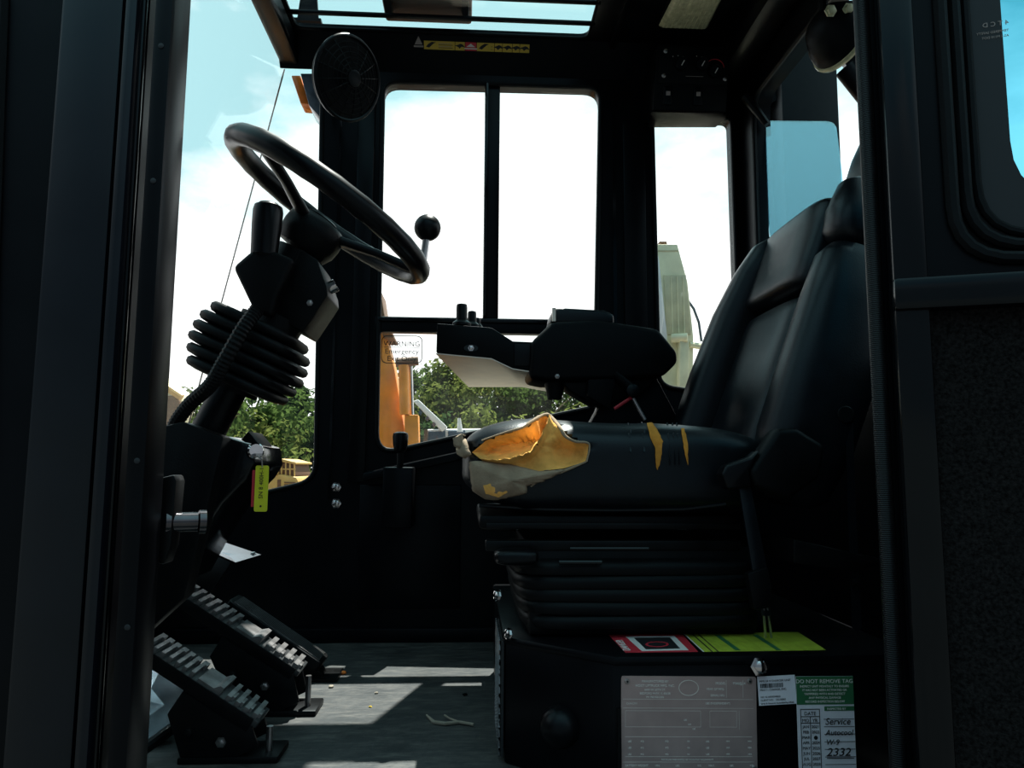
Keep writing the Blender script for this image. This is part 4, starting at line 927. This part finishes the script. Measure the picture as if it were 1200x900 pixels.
MB().tube([P(720, 438, YA-.005), P(744, 458, YA-.005)], .012, 12).build('pivot_arm', 'plastic', arm)
MB().lathe([(.015, -.01), (.015, .008), (.009, .011)], P(741, 458, YA-.012), (0, -1, 0), 18).build('pivot', 'plastic_smooth', arm)
MB().tube([P(720, 479, YA-.005), P(740, 466, YA-.005)], .0042, 8).build('red_lever', 'red_print', arm)
MB().tube([P(742, 467, YA-.005), P(756, 492, YA-.01)], .0045, 8).build('strut', 'steel', arm)
MB().prism([P(a_, b_, YA+.05) for a_, b_ in ((716, 445), (770, 443), (800, 500), (690, 500), (700, 482))], (0, .06, 0)).build('mount', 'plastic', arm, bevel=.004)
t = thing('parking_lever', 'black knobbed lever standing in front of the exit window', 'lever', P(469, 560, YF-.13))
MB().lathe([(.010, 0), (.017, .006), (.0205, .02), (.0225, .045), (.020, .054), (.01, .058)], P(469, 530, YF-.13), (.0, 0, 1), 22).build('grip', 'plastic_smooth', t)
MB().tube([P(469, 531, YF-.13), P(468, 600, YF-.13)], .010, 10).build('shaft', 'dark_steel', t)
MB().box(P(468, 582, YF-.08), (.085, .12, .17)).build('lever_box', 'paint', t, bevel=.006)

# ================================================================ roof fittings
# fan
fc = P(408, 92, 1.92); fnm = V((.74, -.60, -.30)).normalized(); fu = fnm.cross(V((0, 0, 1))).normalized(); fv = fnm.cross(fu)
t = thing('cab_fan', 'round black caged fan hanging in the front roof corner', 'fan', fc+V((-.1, 0, .15)))
fr_ = .107
cir = lambda r, h, n_=40: [fc+(fu*math.cos(k*2*math.pi/n_)+fv*math.sin(k*2*math.pi/n_))*r+fnm*h for k in range(n_)]
MB().tube(cir(fr_, 0), .0055, 8, True).build('cage_rim', 'plastic_smooth', t)
for k in range(1, 8): MB().tube(cir(fr_*k/8.2, .026*(1-(k/8.2)**2)), .0016, 6, True).build('cage_ring', 'plastic', t)
for k in range(16):
    a_ = k*math.pi/8; MB().tube([fc+(fu*math.cos(a_)+fv*math.sin(a_))*fr_*s_+fnm*.026*(1-s_*s_) for s_ in (.18, .45, .7, 1)], .0016, 5).build('cage_rib', 'plastic', t)
MB().lathe([(.022, 0), (.022, .004), (.015, .006)], fc+fnm*.024, fnm, 20).build('cage_cap', 'plastic_smooth', t)
for k in range(5):
    a_ = k*2*math.pi/5; e1 = fu*math.cos(a_)+fv*math.sin(a_); e2 = fu*math.cos(a_+.7)+fv*math.sin(a_+.7)
    MB().hexa([fc+e1*.02-fnm*.012, fc+e1*.092-fnm*.018, fc+e2*.092-fnm*.0, fc+e2*.02-fnm*.004, fc+e1*.02-fnm*.014, fc+e1*.092-fnm*.020, fc+e2*.092-fnm*.002, fc+e2*.02-fnm*.006]).build('fan_blade', 'plastic', t)
MB().lathe([(fr_, 0), (fr_*.97, -.02), (fr_*.7, -.045), (.05, -.055), (.045, -.09), (.03, -.1)], fc, fnm, 32).build('back_shell', 'plastic', t, smooth=50)
MB().lathe([(.040, -.052), (.040, -.095), (.034, -.1)], fc, fnm, 28).build('motor', 'plastic_smooth', t)
MB().box(fc-fnm*.072+V((-.022, -.032, -.008)), (.02, .02, .045)).build('motor_label', 'grey_print', t)
MB().tube([fc-fnm*.08, fc-fnm*.11+V((-.01, .05, .0)), V((fc.x-.10, YF-.02, fc.z+.06))], .010, 10).build('stem', 'dark_steel', t)
# heater control panel
yp = YF-.11
t = thing('heater_panel', 'black heater control panel under the roof above the quarter window', 'control panel', P(810, 140, yp))
pA, pB, pC, pD = P(770, 52, yp-.05), P(856, 55, yp-.05), P(851, 131, yp), P(765, 129, yp)
Mh = frame(pD, pC-pD, pA-pD); hw = (pC-pD).length; hh_ = (pA-pD).length
MB().hexa([pD, pC, pB, pA, V((pD.x, YF, pD.z+.01)), V((pC.x, YF, pC.z+.01)), V((pB.x, YF, pB.z)), V((pA.x, YF, pA.z))]).build('housing', 'plastic', t, bevel=.004)
MB().hexa([P(763, 131, yp), P(853, 133, yp), P(850, 140, yp+.04), P(766, 139, yp+.04), P(763, 129, yp)+V((0,.04,0)), P(853, 131, yp)+V((0,.04,0)), P(850, 134, yp)+V((0,.09,0)), P(766, 134, yp)+V((0,.09,0))]).build('lower_lip', 'plastic_smooth', t, bevel=.002)
hp = lambda x, y, w=.001: Mh @ V(((x-765)/88*hw, (130-y)/78*hh_, w))
MB().hexa([hp(770, 98, 0), hp(852, 98, 0), hp(852, 56, 0), hp(770, 56, 0), hp(770, 98, .003), hp(852, 98, .003), hp(852, 56, .003), hp(770, 56, .003)]).build('dial_plate', 'plastic', t, bevel=.001)
for x, y in ((777, 60), (776, 89), (852, 62), (849, 91)): 
    s__ = MB().lathe([(.0065, 0), (.0065, .002), (.005, .003)], hp(x, y, .003), Mh.col[2].xyz, 14).build('screw', 'steel', t)
for x, y in ((796, 75), (820, 75), (836, 83)):
    kb_ = MB().lathe([(.021, 0), (.020, .012), (.017, .016)], hp(x, y, .003), Mh.col[2].xyz, 22).build('dial_knob', 'plastic_smooth', t)
    d1, d2 = hp(x-1, y+3, .0195), hp(x+2, y-3, .0195); MB().tube([d1, d2], .0016, 6).build('pointer', 'white_print', kb_)
for x, y in ((786, 66), (792, 65), (798, 66), (814, 65), (820, 66)): MB().lathe([(.0015, 0), (.0015, .0006)], hp(x, y, .003), Mh.col[2].xyz, 8).build('dial_mark', 'white_print', t)
MB().tube([hp(836-11*math.cos(a_), 78-10*math.sin(a_), .004) for a_ in [k*math.pi/10 for k in range(2, 11)]], .0012, 5).build('red_arc', 'red_print', t)
MB().tube([hp(802, 89, .004), hp(823, 89, .004)], .0007, 4).build('print_line', 'grey_print', t)
for x in (782, 818):
    rk = MB().hexa([hp(x-6, 124, 0), hp(x+6, 124, 0), hp(x+6, 101, 0), hp(x-6, 101, 0), hp(x-5, 123, .006), hp(x+5, 123, .006), hp(x+5, 102, .004), hp(x-5, 102, .004)]).build('rocker_switch', 'plastic_smooth', t, bevel=.001)
    MB().hexa([hp(x-2.5, 112.5, .0045), hp(x+2.5, 112.5, .0045), hp(x+2.5, 107.5, .0045), hp(x-2.5, 107.5, .0045), hp(x-2.5, 112.5, .006), hp(x+2.5, 112.5, .006), hp(x+2.5, 107.5, .006), hp(x-2.5, 107.5, .006)]).build('switch_symbol', 'grey_print', rk)
# dome lamp
t = thing('dome_lamp', 'rectangular clear ribbed roof lamp above the heater panel', 'lamp', PZ(806, 10, ZC))
lq = [PZ(771, 28, ZC), PZ(829, 30, ZC), PZ(850, -12, ZC), PZ(792, -14, ZC)]
MB().prism([p+(p-(lq[0]+lq[2])/2)*.08 for p in lq], (0, 0, -.006)).build('lamp_base', 'plastic', t, bevel=.002)
lc = (lq[0]+lq[2])/2
MB().add([p-V((0,0,.006)) for p in lq]+[lc+(p-lc)*.86-V((0,0,.020)) for p in lq], [(0,1,5,4),(1,2,6,5),(2,3,7,6),(3,0,4,7),(4,5,6,7),(3,2,1,0)]).build('lens', 'lens', t, bevel=.003)
for k in range(9):
    s_ = .08+k*.105; p0_ = lq[0]+(lq[1]-lq[0])*s_; p1_ = lq[3]+(lq[2]-lq[3])*s_; p0_ = lc+(p0_-lc)*.84; p1_ = lc+(p1_-lc)*.84
    MB().tube([p0_-V((0,0,.0205)), p1_-V((0,0,.0205))], .0012, 5).build('lens_rib', 'lens', t)
for a_ in lq[:2]: MB().lathe([(.004, 0), (.004, .003)], lc+(a_-lc)*.9-V((0,0,.016)), (0, 0, -1), 10).build('screw', 'dark_steel', t)
# warning decal strip on the sloped header
t = thing('warning_decal', 'strip of yellow and red warning pictograms along the roof header', 'decal', P(558, 60, YF-.06))
nh = V((0, -.085, -.075)).normalized(); vh = V((0, -.075, .085)).normalized()
def hpt(px, py):
    o_ = V((0, YF, EYE+1.245)); d = ray(px, py); return O+d*((o_-O).dot(nh)/d.dot(nh))
ga, gb = hpt(497, 57.5), hpt(620, 63.5); Mk = frame(ga+nh*.0004, V((1, 0, 0)), vh); kw = (gb-ga).x; khh = (hpt(497, 47.5)-hpt(497, 57.5)).length
cells = [(0, .29, 'yellow_print'), (.295, .385, 'yellow_print'), (.39, .495, 'red_print'), (.50, .665, 'yellow_print'), (.67, .74, 'yellow_print'), (.745, .835, 'yellow_print'), (.84, .905, 'yellow_print'), (.91, 1, 'yellow_print')]
for i, (a_, b_, m_) in enumerate(cells):
    ce = rect(Mk, a_*kw, 0, b_*kw, khh, 0, .0005).build('panel', m_, t)
    Mq = Mk @ Matrix.Translation((0, 0, .0006)); c_ = (a_+b_)/2*kw
    if i in (0, 3):
        MB().prism([Mq @ V((a_*kw+x_*.04, khh*y_, 0)) for x_, y_ in ((.15, .3), (.4, .2), (.75, .7), (.95, .85), (.6, .9), (.3, .6))], nh*.0003).build('pictogram', 'black_print', ce)
        for k in range(4): rect(Mq, a_*kw+.045, khh*(.2+k*.17), b_*kw-.006-.004*(k % 2), khh*(.26+k*.17), 0, .0003).build('print_line', 'grey_print' if k % 2 else 'black_print', ce)
    elif m_ == 'red_print':
        MB().prism([Mq @ V((c_+x_, khh*y_, 0)) for x_, y_ in ((-.014, .45), (.014, .45), (0, .85))], nh*.0003).build('alert_triangle', 'white_print', ce)
        rect(Mq, c_-.02, khh*.18, c_+.02, khh*.32, 0, .0003).build('print_line', 'white_print', ce)
    else:
        MB().prism([Mq @ V((c_+x_*.018, khh*y_, 0)) for x_, y_ in ((-.9, .55), (-.3, .4), (-.1, .2), (.3, .45), (.9, .35), (.5, .7), (.1, .8), (-.4, .65))], nh*.0003).build('pictogram', 'black_print', ce)
t = thing('alert_symbol', 'tiny white alert triangle ahead of the warning strip', 'decal', hpt(490, 55))
Mq = frame(hpt(485, 55)+nh*.0004, V((1, 0, 0)), vh)
MB().prism([Mq @ V((x_, y_, 0)) for x_, y_ in ((.003, .008), (.027, .008), (.015, .032))], nh*.0003).build('triangle', 'grey_print', t)
rect(Mq, 0, 0, .03, .005, 0, .0003).build('print_line', 'grey_print', t)
# round work lamp in the rear roof corner
lcn = P(984, 42, 1.62); ld = V((.55, .35, .15)).normalized()
t = thing('work_lamp', 'round black rear work lamp hanging by the rear window', 'lamp', lcn+V((0, 0, .12)))
ld = V((.86, .34, -.28)).normalized()
MB().lathe([(.02, -.075), (.05, -.06), (.075, -.02), (.080, 0), (.080, .010)], lcn, ld, 32).build('lamp_shell', 'plastic', t, smooth=50)
MB().lathe([(.084, .004), (.086, .010), (.084, .016), (.074, .018)], lcn, ld, 32).build('lamp_rim', 'lens', t)
MB().lathe([(.073, .012), (.05, .018), (.02, .021)], lcn, ld, 28).build('lamp_lens', 'lens', t)
MB().tube([lcn-ld*.05, lcn-ld*.05+V((.0, .01, .14))], .012, 10).build('lamp_stem', 'dark_steel', t)
for dx_ in (-.02, .015): bolt(P(985+dx_*600, 5+abs(dx_)*400, 1.55), (0, -1, -.2), .010, t, 'lens', 'wing_nut')
# amber marker outside the front corner
am = P(356, 106, YF+.12)
t = thing('amber_marker', 'amber marker light outside the front corner post', 'light', am)
MB().prism([P(a_, b_, YF+.10) for a_, b_ in ((341, 88), (352, 88), (362, 122), (352, 121))], (0, .07, 0)).build('marker_lens', 'amber', t, bevel=.004)
MB().prism([P(a_, b_, YF+.052) for a_, b_ in ((352, 86), (398, 86), (398, 150), (374, 136), (362, 123))], (0, .12, 0)).build('marker_bracket', 'machine_glass', t, bevel=.002)

# ================================================================ outside the cab
MB().box((0, 54, -.05), (160, 100, .1)).build('ground', 'gravel', kind='structure')
MB().box((0, -13, -.05), (60, 34, .1)).build('ground_low_bounce', 'low_bounce_dark', kind='structure')  # unseen dark apron, added to keep ground bounce out of the cab
# mast upright added ahead of the cab to keep sky out of the near glass
t = thing('sky_blocking_mast', 'added dark mast upright that blocks the sky behind the near front glass', 'mast', (-1.75, 2.75, 0))
MB().box((-1.75, 2.75, 2.2), (.50, .12, 4.4)).build('channel_web', 'dark_steel', t, bevel=.01)
for sx_ in (-.22, .22): MB().box((-1.75+sx_, 2.62, 2.2), (.06, .14, 4.4)).build('channel_flange', 'dark_steel', t, bevel=.006)
# tall post behind the rear window with braces
pp = P(944, 100, 3.2); pwid = (P(985, 100, 3.2)-P(917, 100, 3.2)).x
t = thing('rear_post', 'tall dark steel post behind the rear window', 'post', (pp.x, 3.25, 0))
xa, xb = P(917, 140, 3.2).x, P(984, 140, 3.2).x
MB().box(((xa+xb)/2, 3.33, 2.6), (xb-xa, .26, 5.2)).build('post_body', 'dark_steel', t, bevel=.01)
MB().box((xa-.03, 3.38, 2.6), (.06, .12, 5.2)).build('post_flange', 'dark_steel', t, bevel=.004)
for a_, b_, c_, d_ in ((878, 60, 908, 122), (990, 80, 1030, 130)):
    MB().tube([P(a_, b_, 3.3), P(c_, d_, 3.3)], .05, 12).build('brace', 'dark_steel', t)
MB().tube([P(1000, 60, 3.3), P(1040, 130, 3.3)], .09, 4).build('brace', 'dark_steel', t)
# fence line and trees --------------------------------------------------
def tree(name, label, px, y, top, wid, mat, seed, n_=2600, group='trees beyond the yard'):
    rr = random.Random(seed); g = P(px, 560, y); zt_ = P(px, top, y).z; H = zt_
    t = thing(name, label, 'tree', (g.x, y, 0), group)
    tr = [(g.x+rr.uniform(-.2, .2)*k/4, y+rr.uniform(-.2, .2)*k/4, H*.85*k/4) for k in range(5)]
    MB().tube(tr, [H*.026, H*.022, H*.018, H*.012, H*.005], 8).build('trunk', 'bark', t)
    for k in range(4):
        a_ = rr.uniform(0, 6.28); h_ = H*rr.uniform(.3, .6)
        MB().tube([(g.x, y, h_), (g.x+math.cos(a_)*wid*.3, y+math.sin(a_)*wid*.3, h_+H*.15), (g.x+math.cos(a_)*wid*.45, y+math.sin(a_)*wid*.42, h_+H*.25)], [H*.009, H*.006, H*.003], 6).build('limb', 'bark', t)
    cl = [(V((g.x+rr.gauss(0, wid*.26), y+rr.gauss(0, wid*.24), rr.uniform(.10, .93)*H)), rr.uniform(.09, .17)*wid+.25) for _ in range(26)]
    cl.append((V((g.x, y, H-.45)), .4))
    vs = []; fs_ = []
    for i in range(n_):
        c_, r_ = rr.choice(cl); dv_ = V((rr.gauss(0, 1), rr.gauss(0, 1), rr.gauss(0, 1))).normalized(); p = c_+dv_*r_*rr.uniform(.55, 1.08)
        if p.z < .1: continue
        a_ = (dv_+V((rr.uniform(-1, 1), rr.uniform(-1, 1), rr.uniform(-.4, 1.2)))*.9).normalized(); e1 = a_.cross(V((rr.uniform(-1, 1), rr.uniform(-1, 1), rr.uniform(-1, 1)))).normalized(); e2 = a_.cross(e1); s_ = rr.uniform(.07, .15)
        k = len(vs); vs += [p-e1*s_, p+e2*s_*.5, p+e1*s_, p-e2*s_*.5]; fs_.append((k, k+1, k+2, k+3))
    me = bpy.data.meshes.new('foliage'); me.from_pydata([tuple(v) for v in vs], [], fs_)
    f_ = link('foliage', me, mat, t); f_['kind'] = 'stuff'
specs = [('leafy_tree', 214, 20, 452, 3.0, 'leaf_mid', 'tree seen beside the yellow arm at the front post'), ('leafy_tree', 262, 24, 486, 4.2, 'leaf_light', 'yellow green tree under the steering boot'),
  ('leafy_tree', 308, 24, 470, 4.0, 'leaf_mid', 'tree behind the yellow loader, below the boot'), ('leafy_tree', 345, 26, 449, 3.6, 'leaf_dark', 'dark tree against the front corner post'),
  ('leafy_tree', 396, 27, 440, 4.0, 'leaf_dark', 'dark tree hidden mostly by the front corner post'), ('leafy_tree', 478, 27, 432, 3.2, 'leaf_mid', 'tree just beyond the orange boom'),
  ('leafy_tree', 522, 25, 424, 3.8, 'leaf_light', 'light green tree with the highest crown in the exit window'), ('leafy_tree', 566, 27, 438, 4.2, 'leaf_mid', 'mid green tree under the front edge of the control box'),
  ('leafy_tree', 612, 26, 436, 4.0, 'leaf_mid', 'tree under the middle of the control box'), ('leafy_tree', 655, 28, 434, 4.2, 'leaf_dark', 'dark tree under the armrest knob'),
  ('leafy_tree', 696, 27, 436, 4.0, 'leaf_mid', 'tree under the armrest bracket'), ('leafy_tree', 738, 29, 440, 4.4, 'leaf_mid', 'tree hidden mostly behind the armrest mount')]
for i, (nm, px, y, top, wid, m_, lb_) in enumerate(specs): tree(nm, lb_, px, y, top, wid, m_, 100+i, 6500)
for i, (px, y, top, wid, m_, lb_) in enumerate(((508, 21, 494, 2.2, 'leaf_dark', 'low dark shrub with reddish tips behind the white truck'), (556, 21, 486, 2.6, 'leaf_light', 'round light green shrub in the middle of the exit window'),
        (602, 21, 496, 2.4, 'leaf_light', 'light shrub above the torn seat cushion'), (668, 22, 474, 2.6, 'leaf_light', 'light shrub below the armrest knob'), (290, 21, 512, 2.4, 'leaf_light', 'light shrub behind the key tag'))):
    tree('leafy_shrub', lb_, px, y, top, wid, m_, 200+i, 3200, 'shrubs at the edge of the yard')

# orange excavator boom ---------------------------------------------------
YE = 8.0
t = thing('excavator', 'orange excavator whose boom stands outside the exit window', 'excavator', (P(470, 560, YE).x, YE, 0))
def side(pts_, y, w_, name, mat, bev=.02, parent=None): return MB().prism([P(a_, b_, y) for a_, b_ in pts_], (0, w_, 0)).build(name, mat, parent or t, bevel=bev)
bm_ = side(((415, 340), (440, 372), (453, 395), (462, 430), (469, 470), (475, 510), (478, 590), (420, 600), (424, 500), (422, 420), (412, 380), (398, 350)), YE, .34, 'boom', 'machine_orange')
side(((430, 335), (446, 340), (451, 372), (462, 396), (450, 396), (436, 372)), YE-.1, .5, 'stick', 'machine_brown', .01)
MB().tube([P(473, 428, YE-.12), P(474, 486, YE-.12)], .055, 14).build('cylinder_barrel', 'machine_orange', t)
MB().tube([P(481, 424, YE-.05), P(483, 492, YE-.05)], .022, 12).build('cylinder_rod', 'chrome', t)
MB().lathe([(.05, -.12), (.05, .12)], P(477, 424, YE-.08), (1, 0, .1), 14).build('pin_boss', 'machine_brown', t)
side(((474, 486), (490, 486), (492, 560), (474, 560)), YE-.15, .2, 'cylinder_base', 'machine_orange', .01)
bp = P(440, 600, YE)
MB().box((bp.x-.4, YE+.3, .95), (1.9, 1.6, .9)).build('upper_body', 'machine_orange', t, bevel=.05)
for yy in (-.55, 1.15): MB().loft([((bp.x-.4-1.2+k*.24, YE+yy, .3), (0, .22, 0), (0, 0, .3*(1 if 0 < k < 10 else .7))) for k in range(11)], .4, 16).build('track', 'tyre', t)
# white boom truck
YT = 15
t = thing('white_truck', 'white boom truck parked beyond the exit window', 'truck', (P(530, 560, YT).x, YT, 0))
side(((484, 470), (490, 468), (524, 500), (518, 506)), YT-.2, .3, 'boom', 'machine_white', .02)
for k in range(3): side(((492+k*8, 480+k*7), (495+k*8, 483+k*7), (493+k*8, 487+k*7), (490+k*8, 484+k*7)), YT-.22, .05, 'boom_clamp', 'machine_glass', 0)
side(((499, 503), (566, 502), (574, 560), (496, 560)), YT, 1.6, 'truck_cab', 'machine_white', .05)
side(((502, 506), (522, 505), (522, 521), (501, 522)), YT-.03, .06, 'side_window', 'machine_glass', .005); side(((525, 505), (545, 504), (547, 520), (525, 521)), YT-.03, .06, 'side_window', 'machine_glass', .005)
side(((497, 503), (501, 503), (500, 525), (496, 525)), YT-.1, .1, 'mirror', 'machine_brown', .005)
MB().tube([P(539, 506, YT-.1), P(538, 490, YT-.1)], [.06, .03], 8).build('stack', 'machine_white', t)
for px in (512, 560): MB().lathe([(.3, -.12), (.45, -.10), (.45, .10), (.3, .12)], V((P(px, 560, YT).x, YT+.1, .45)), (0, 1, 0), 20).build('wheel', 'tyre', t)
# yellow loader
YL2 = 14
t = thing('yellow_loader', 'yellow tracked loader parked outside the front side glass', 'loader', (P(325, 580, YL2).x, YL2, 0))
lo_ = side(((306, 556), (330, 556), (347, 559), (350, 565), (350, 605), (300, 605)), YL2, 1.6, 'engine_hood', 'machine_yellow', .03)
for r_ in range(5): side(((333, 564.5+r_*3), (346, 565+r_*3), (346, 566.6+r_*3), (333, 566+r_*3)), YL2-.02, .03, 'grille_slot', 'machine_brown', 0, lo_)
for r_ in range(2): side(((325, 562+r_*11), (329, 562+r_*11), (329, 571+r_*11), (325, 571+r_*11)), YL2-.02, .03, 'vent', 'machine_brown', 0, lo_)
cb2 = side(((316, 541), (328, 540), (344, 543), (347, 558), (316, 557)), YL2+.1, 1.3, 'cab_frame', 'machine_brown', .02)
side(((314, 539), (330, 537.5), (347, 542), (347, 544.5), (329, 541), (314, 542)), YL2+.05, 1.4, 'cab_roof', 'machine_yellow', .01)
for a_ in (329, 334, 339, 344): side(((a_, 541), (a_+1.4, 541), (a_+1.4, 558), (a_, 558)), YL2+.06, .04, 'cab_bar', 'machine_yellow', 0)
side(((329, 549), (346, 549), (346, 550.5), (329, 550.5)), YL2+.06, .04, 'cab_bar', 'machine_yellow', 0)
side(((296, 551), (318, 549), (325, 553), (325, 556), (296, 556)), YL2-.05, .3, 'fender', 'machine_yellow', .01)
side(((301, 518), (312, 519), (314, 526), (301, 524)), YL2+.6, .3, 'light_bar', 'machine_yellow', .01)
MB().tube([P(311, 524, YL2+.7), P(313, 560, YL2+.7)], .05, 8).build('stack', 'machine_brown', t)
side(((266, 566), (300, 560), (300, 605), (262, 605)), YL2+.2, 1.2, 'blade', 'steel', .02)
for yy in (.1, 1.5): MB().loft([(V((P(318, 600, YL2).x-1.2+k*.24, YL2+yy, .4)), (0, .25, 0), (0, 0, .4*(1 if 0 < k < 10 else .7))) for k in range(11)], .4, 16).build('track', 'tyre', t)
# pale yellow arm left
YY = 11
t = thing('yellow_digger', 'pale yellow digger arm just visible past the front door post', 'excavator', (P(190, 560, YY).x, YY, 0))
side(((150, 420), (192, 444), (200, 452), (212, 460), (214, 475), (206, 500), (196, 520), (196, 600), (150, 600)), YY, .5, 'arm', 'machine_cream', .03)
side(((193, 464), (207, 463), (211, 472), (204, 490), (194, 500)), YY-.04, .06, 'arm_recess', 'machine_brown', .01)
MB().tube([P(192, 452, YY-.1), P(213, 466, YY-.1)], .05, 10).build('cylinder', 'machine_yellow', t)
MB().box((P(170, 600, YY).x, YY+.3, .5), (1.6, 1.4, 1.0)).build('undercarriage', 'tyre', t, bevel=.05)
# cream boom behind the quarter window
YM = 6.5
t = thing('cream_crane', 'cream coloured machine boom standing beyond the quarter window', 'machine', (P(795, 560, YM).x, YM, 0))
side(((764, 288), (768, 286), (794, 286), (806, 330), (813, 396), (812, 460), (810, 600), (762, 600)), YM, .5, 'boom', 'machine_cream', .012)
side(((778, 322), (804, 322), (810, 392), (781, 392)), YM-.012, .03, 'side_panel', 'machine_cream_dark', .004)
for a_ in (786, 793, 800): side(((a_, 324), (a_+1.2, 324), (a_+3, 390), (a_+1.8, 390)), YM-.018, .02, 'panel_rib', 'machine_cream', 0)
side(((769, 293), (795, 293), (795, 294.2), (769, 294.2)), YM-.005, .02, 'weld_line', 'machine_cream_dark', 0)
side(((773, 283), (781, 283), (782, 286.5), (773, 286.5)), YM+.1, .1, 'lug', 'machine_brown', 0)
side(((797, 391), (806, 390), (808, 404), (807, 470), (796, 470)), YM-.09, .12, 'link', 'machine_cream', .012)
MB().lathe([(.04, -.06), (.04, .08)], P(795, 396, YM-.06), (1, -.4, 0), 14).build('pin', 'machine_cream', t)
MB().tube([P(766, 335, YM-.1), P(772, 345, YM-.12), P(774, 370, YM-.12), P(770, 400, YM-.1)], .03, 10).build('handrail', 'machine_white', t)
side(((764, 300), (772, 300), (782, 395), (780, 430), (764, 430)), YM-.03, .04, 'pale_side', 'machine_white', .004)
MB().tube([P(806, 352, YM+.1), P(813, 362, YM+.1), P(819, 378, YM+.1), P(822, 400, YM+.1)], .012, 8).build('hose', 'machine_glass', t)
MB().tube([P(808, 404, YM), P(822, 406, YM)], .03, 8).build('cross_tube', 'machine_cream', t)
MB().box((P(790, 600, YM).x, YM+.3, .5), (1.2, 1.0, 1.0)).build('machine_base', 'machine_cream_dark', t, bevel=.04)
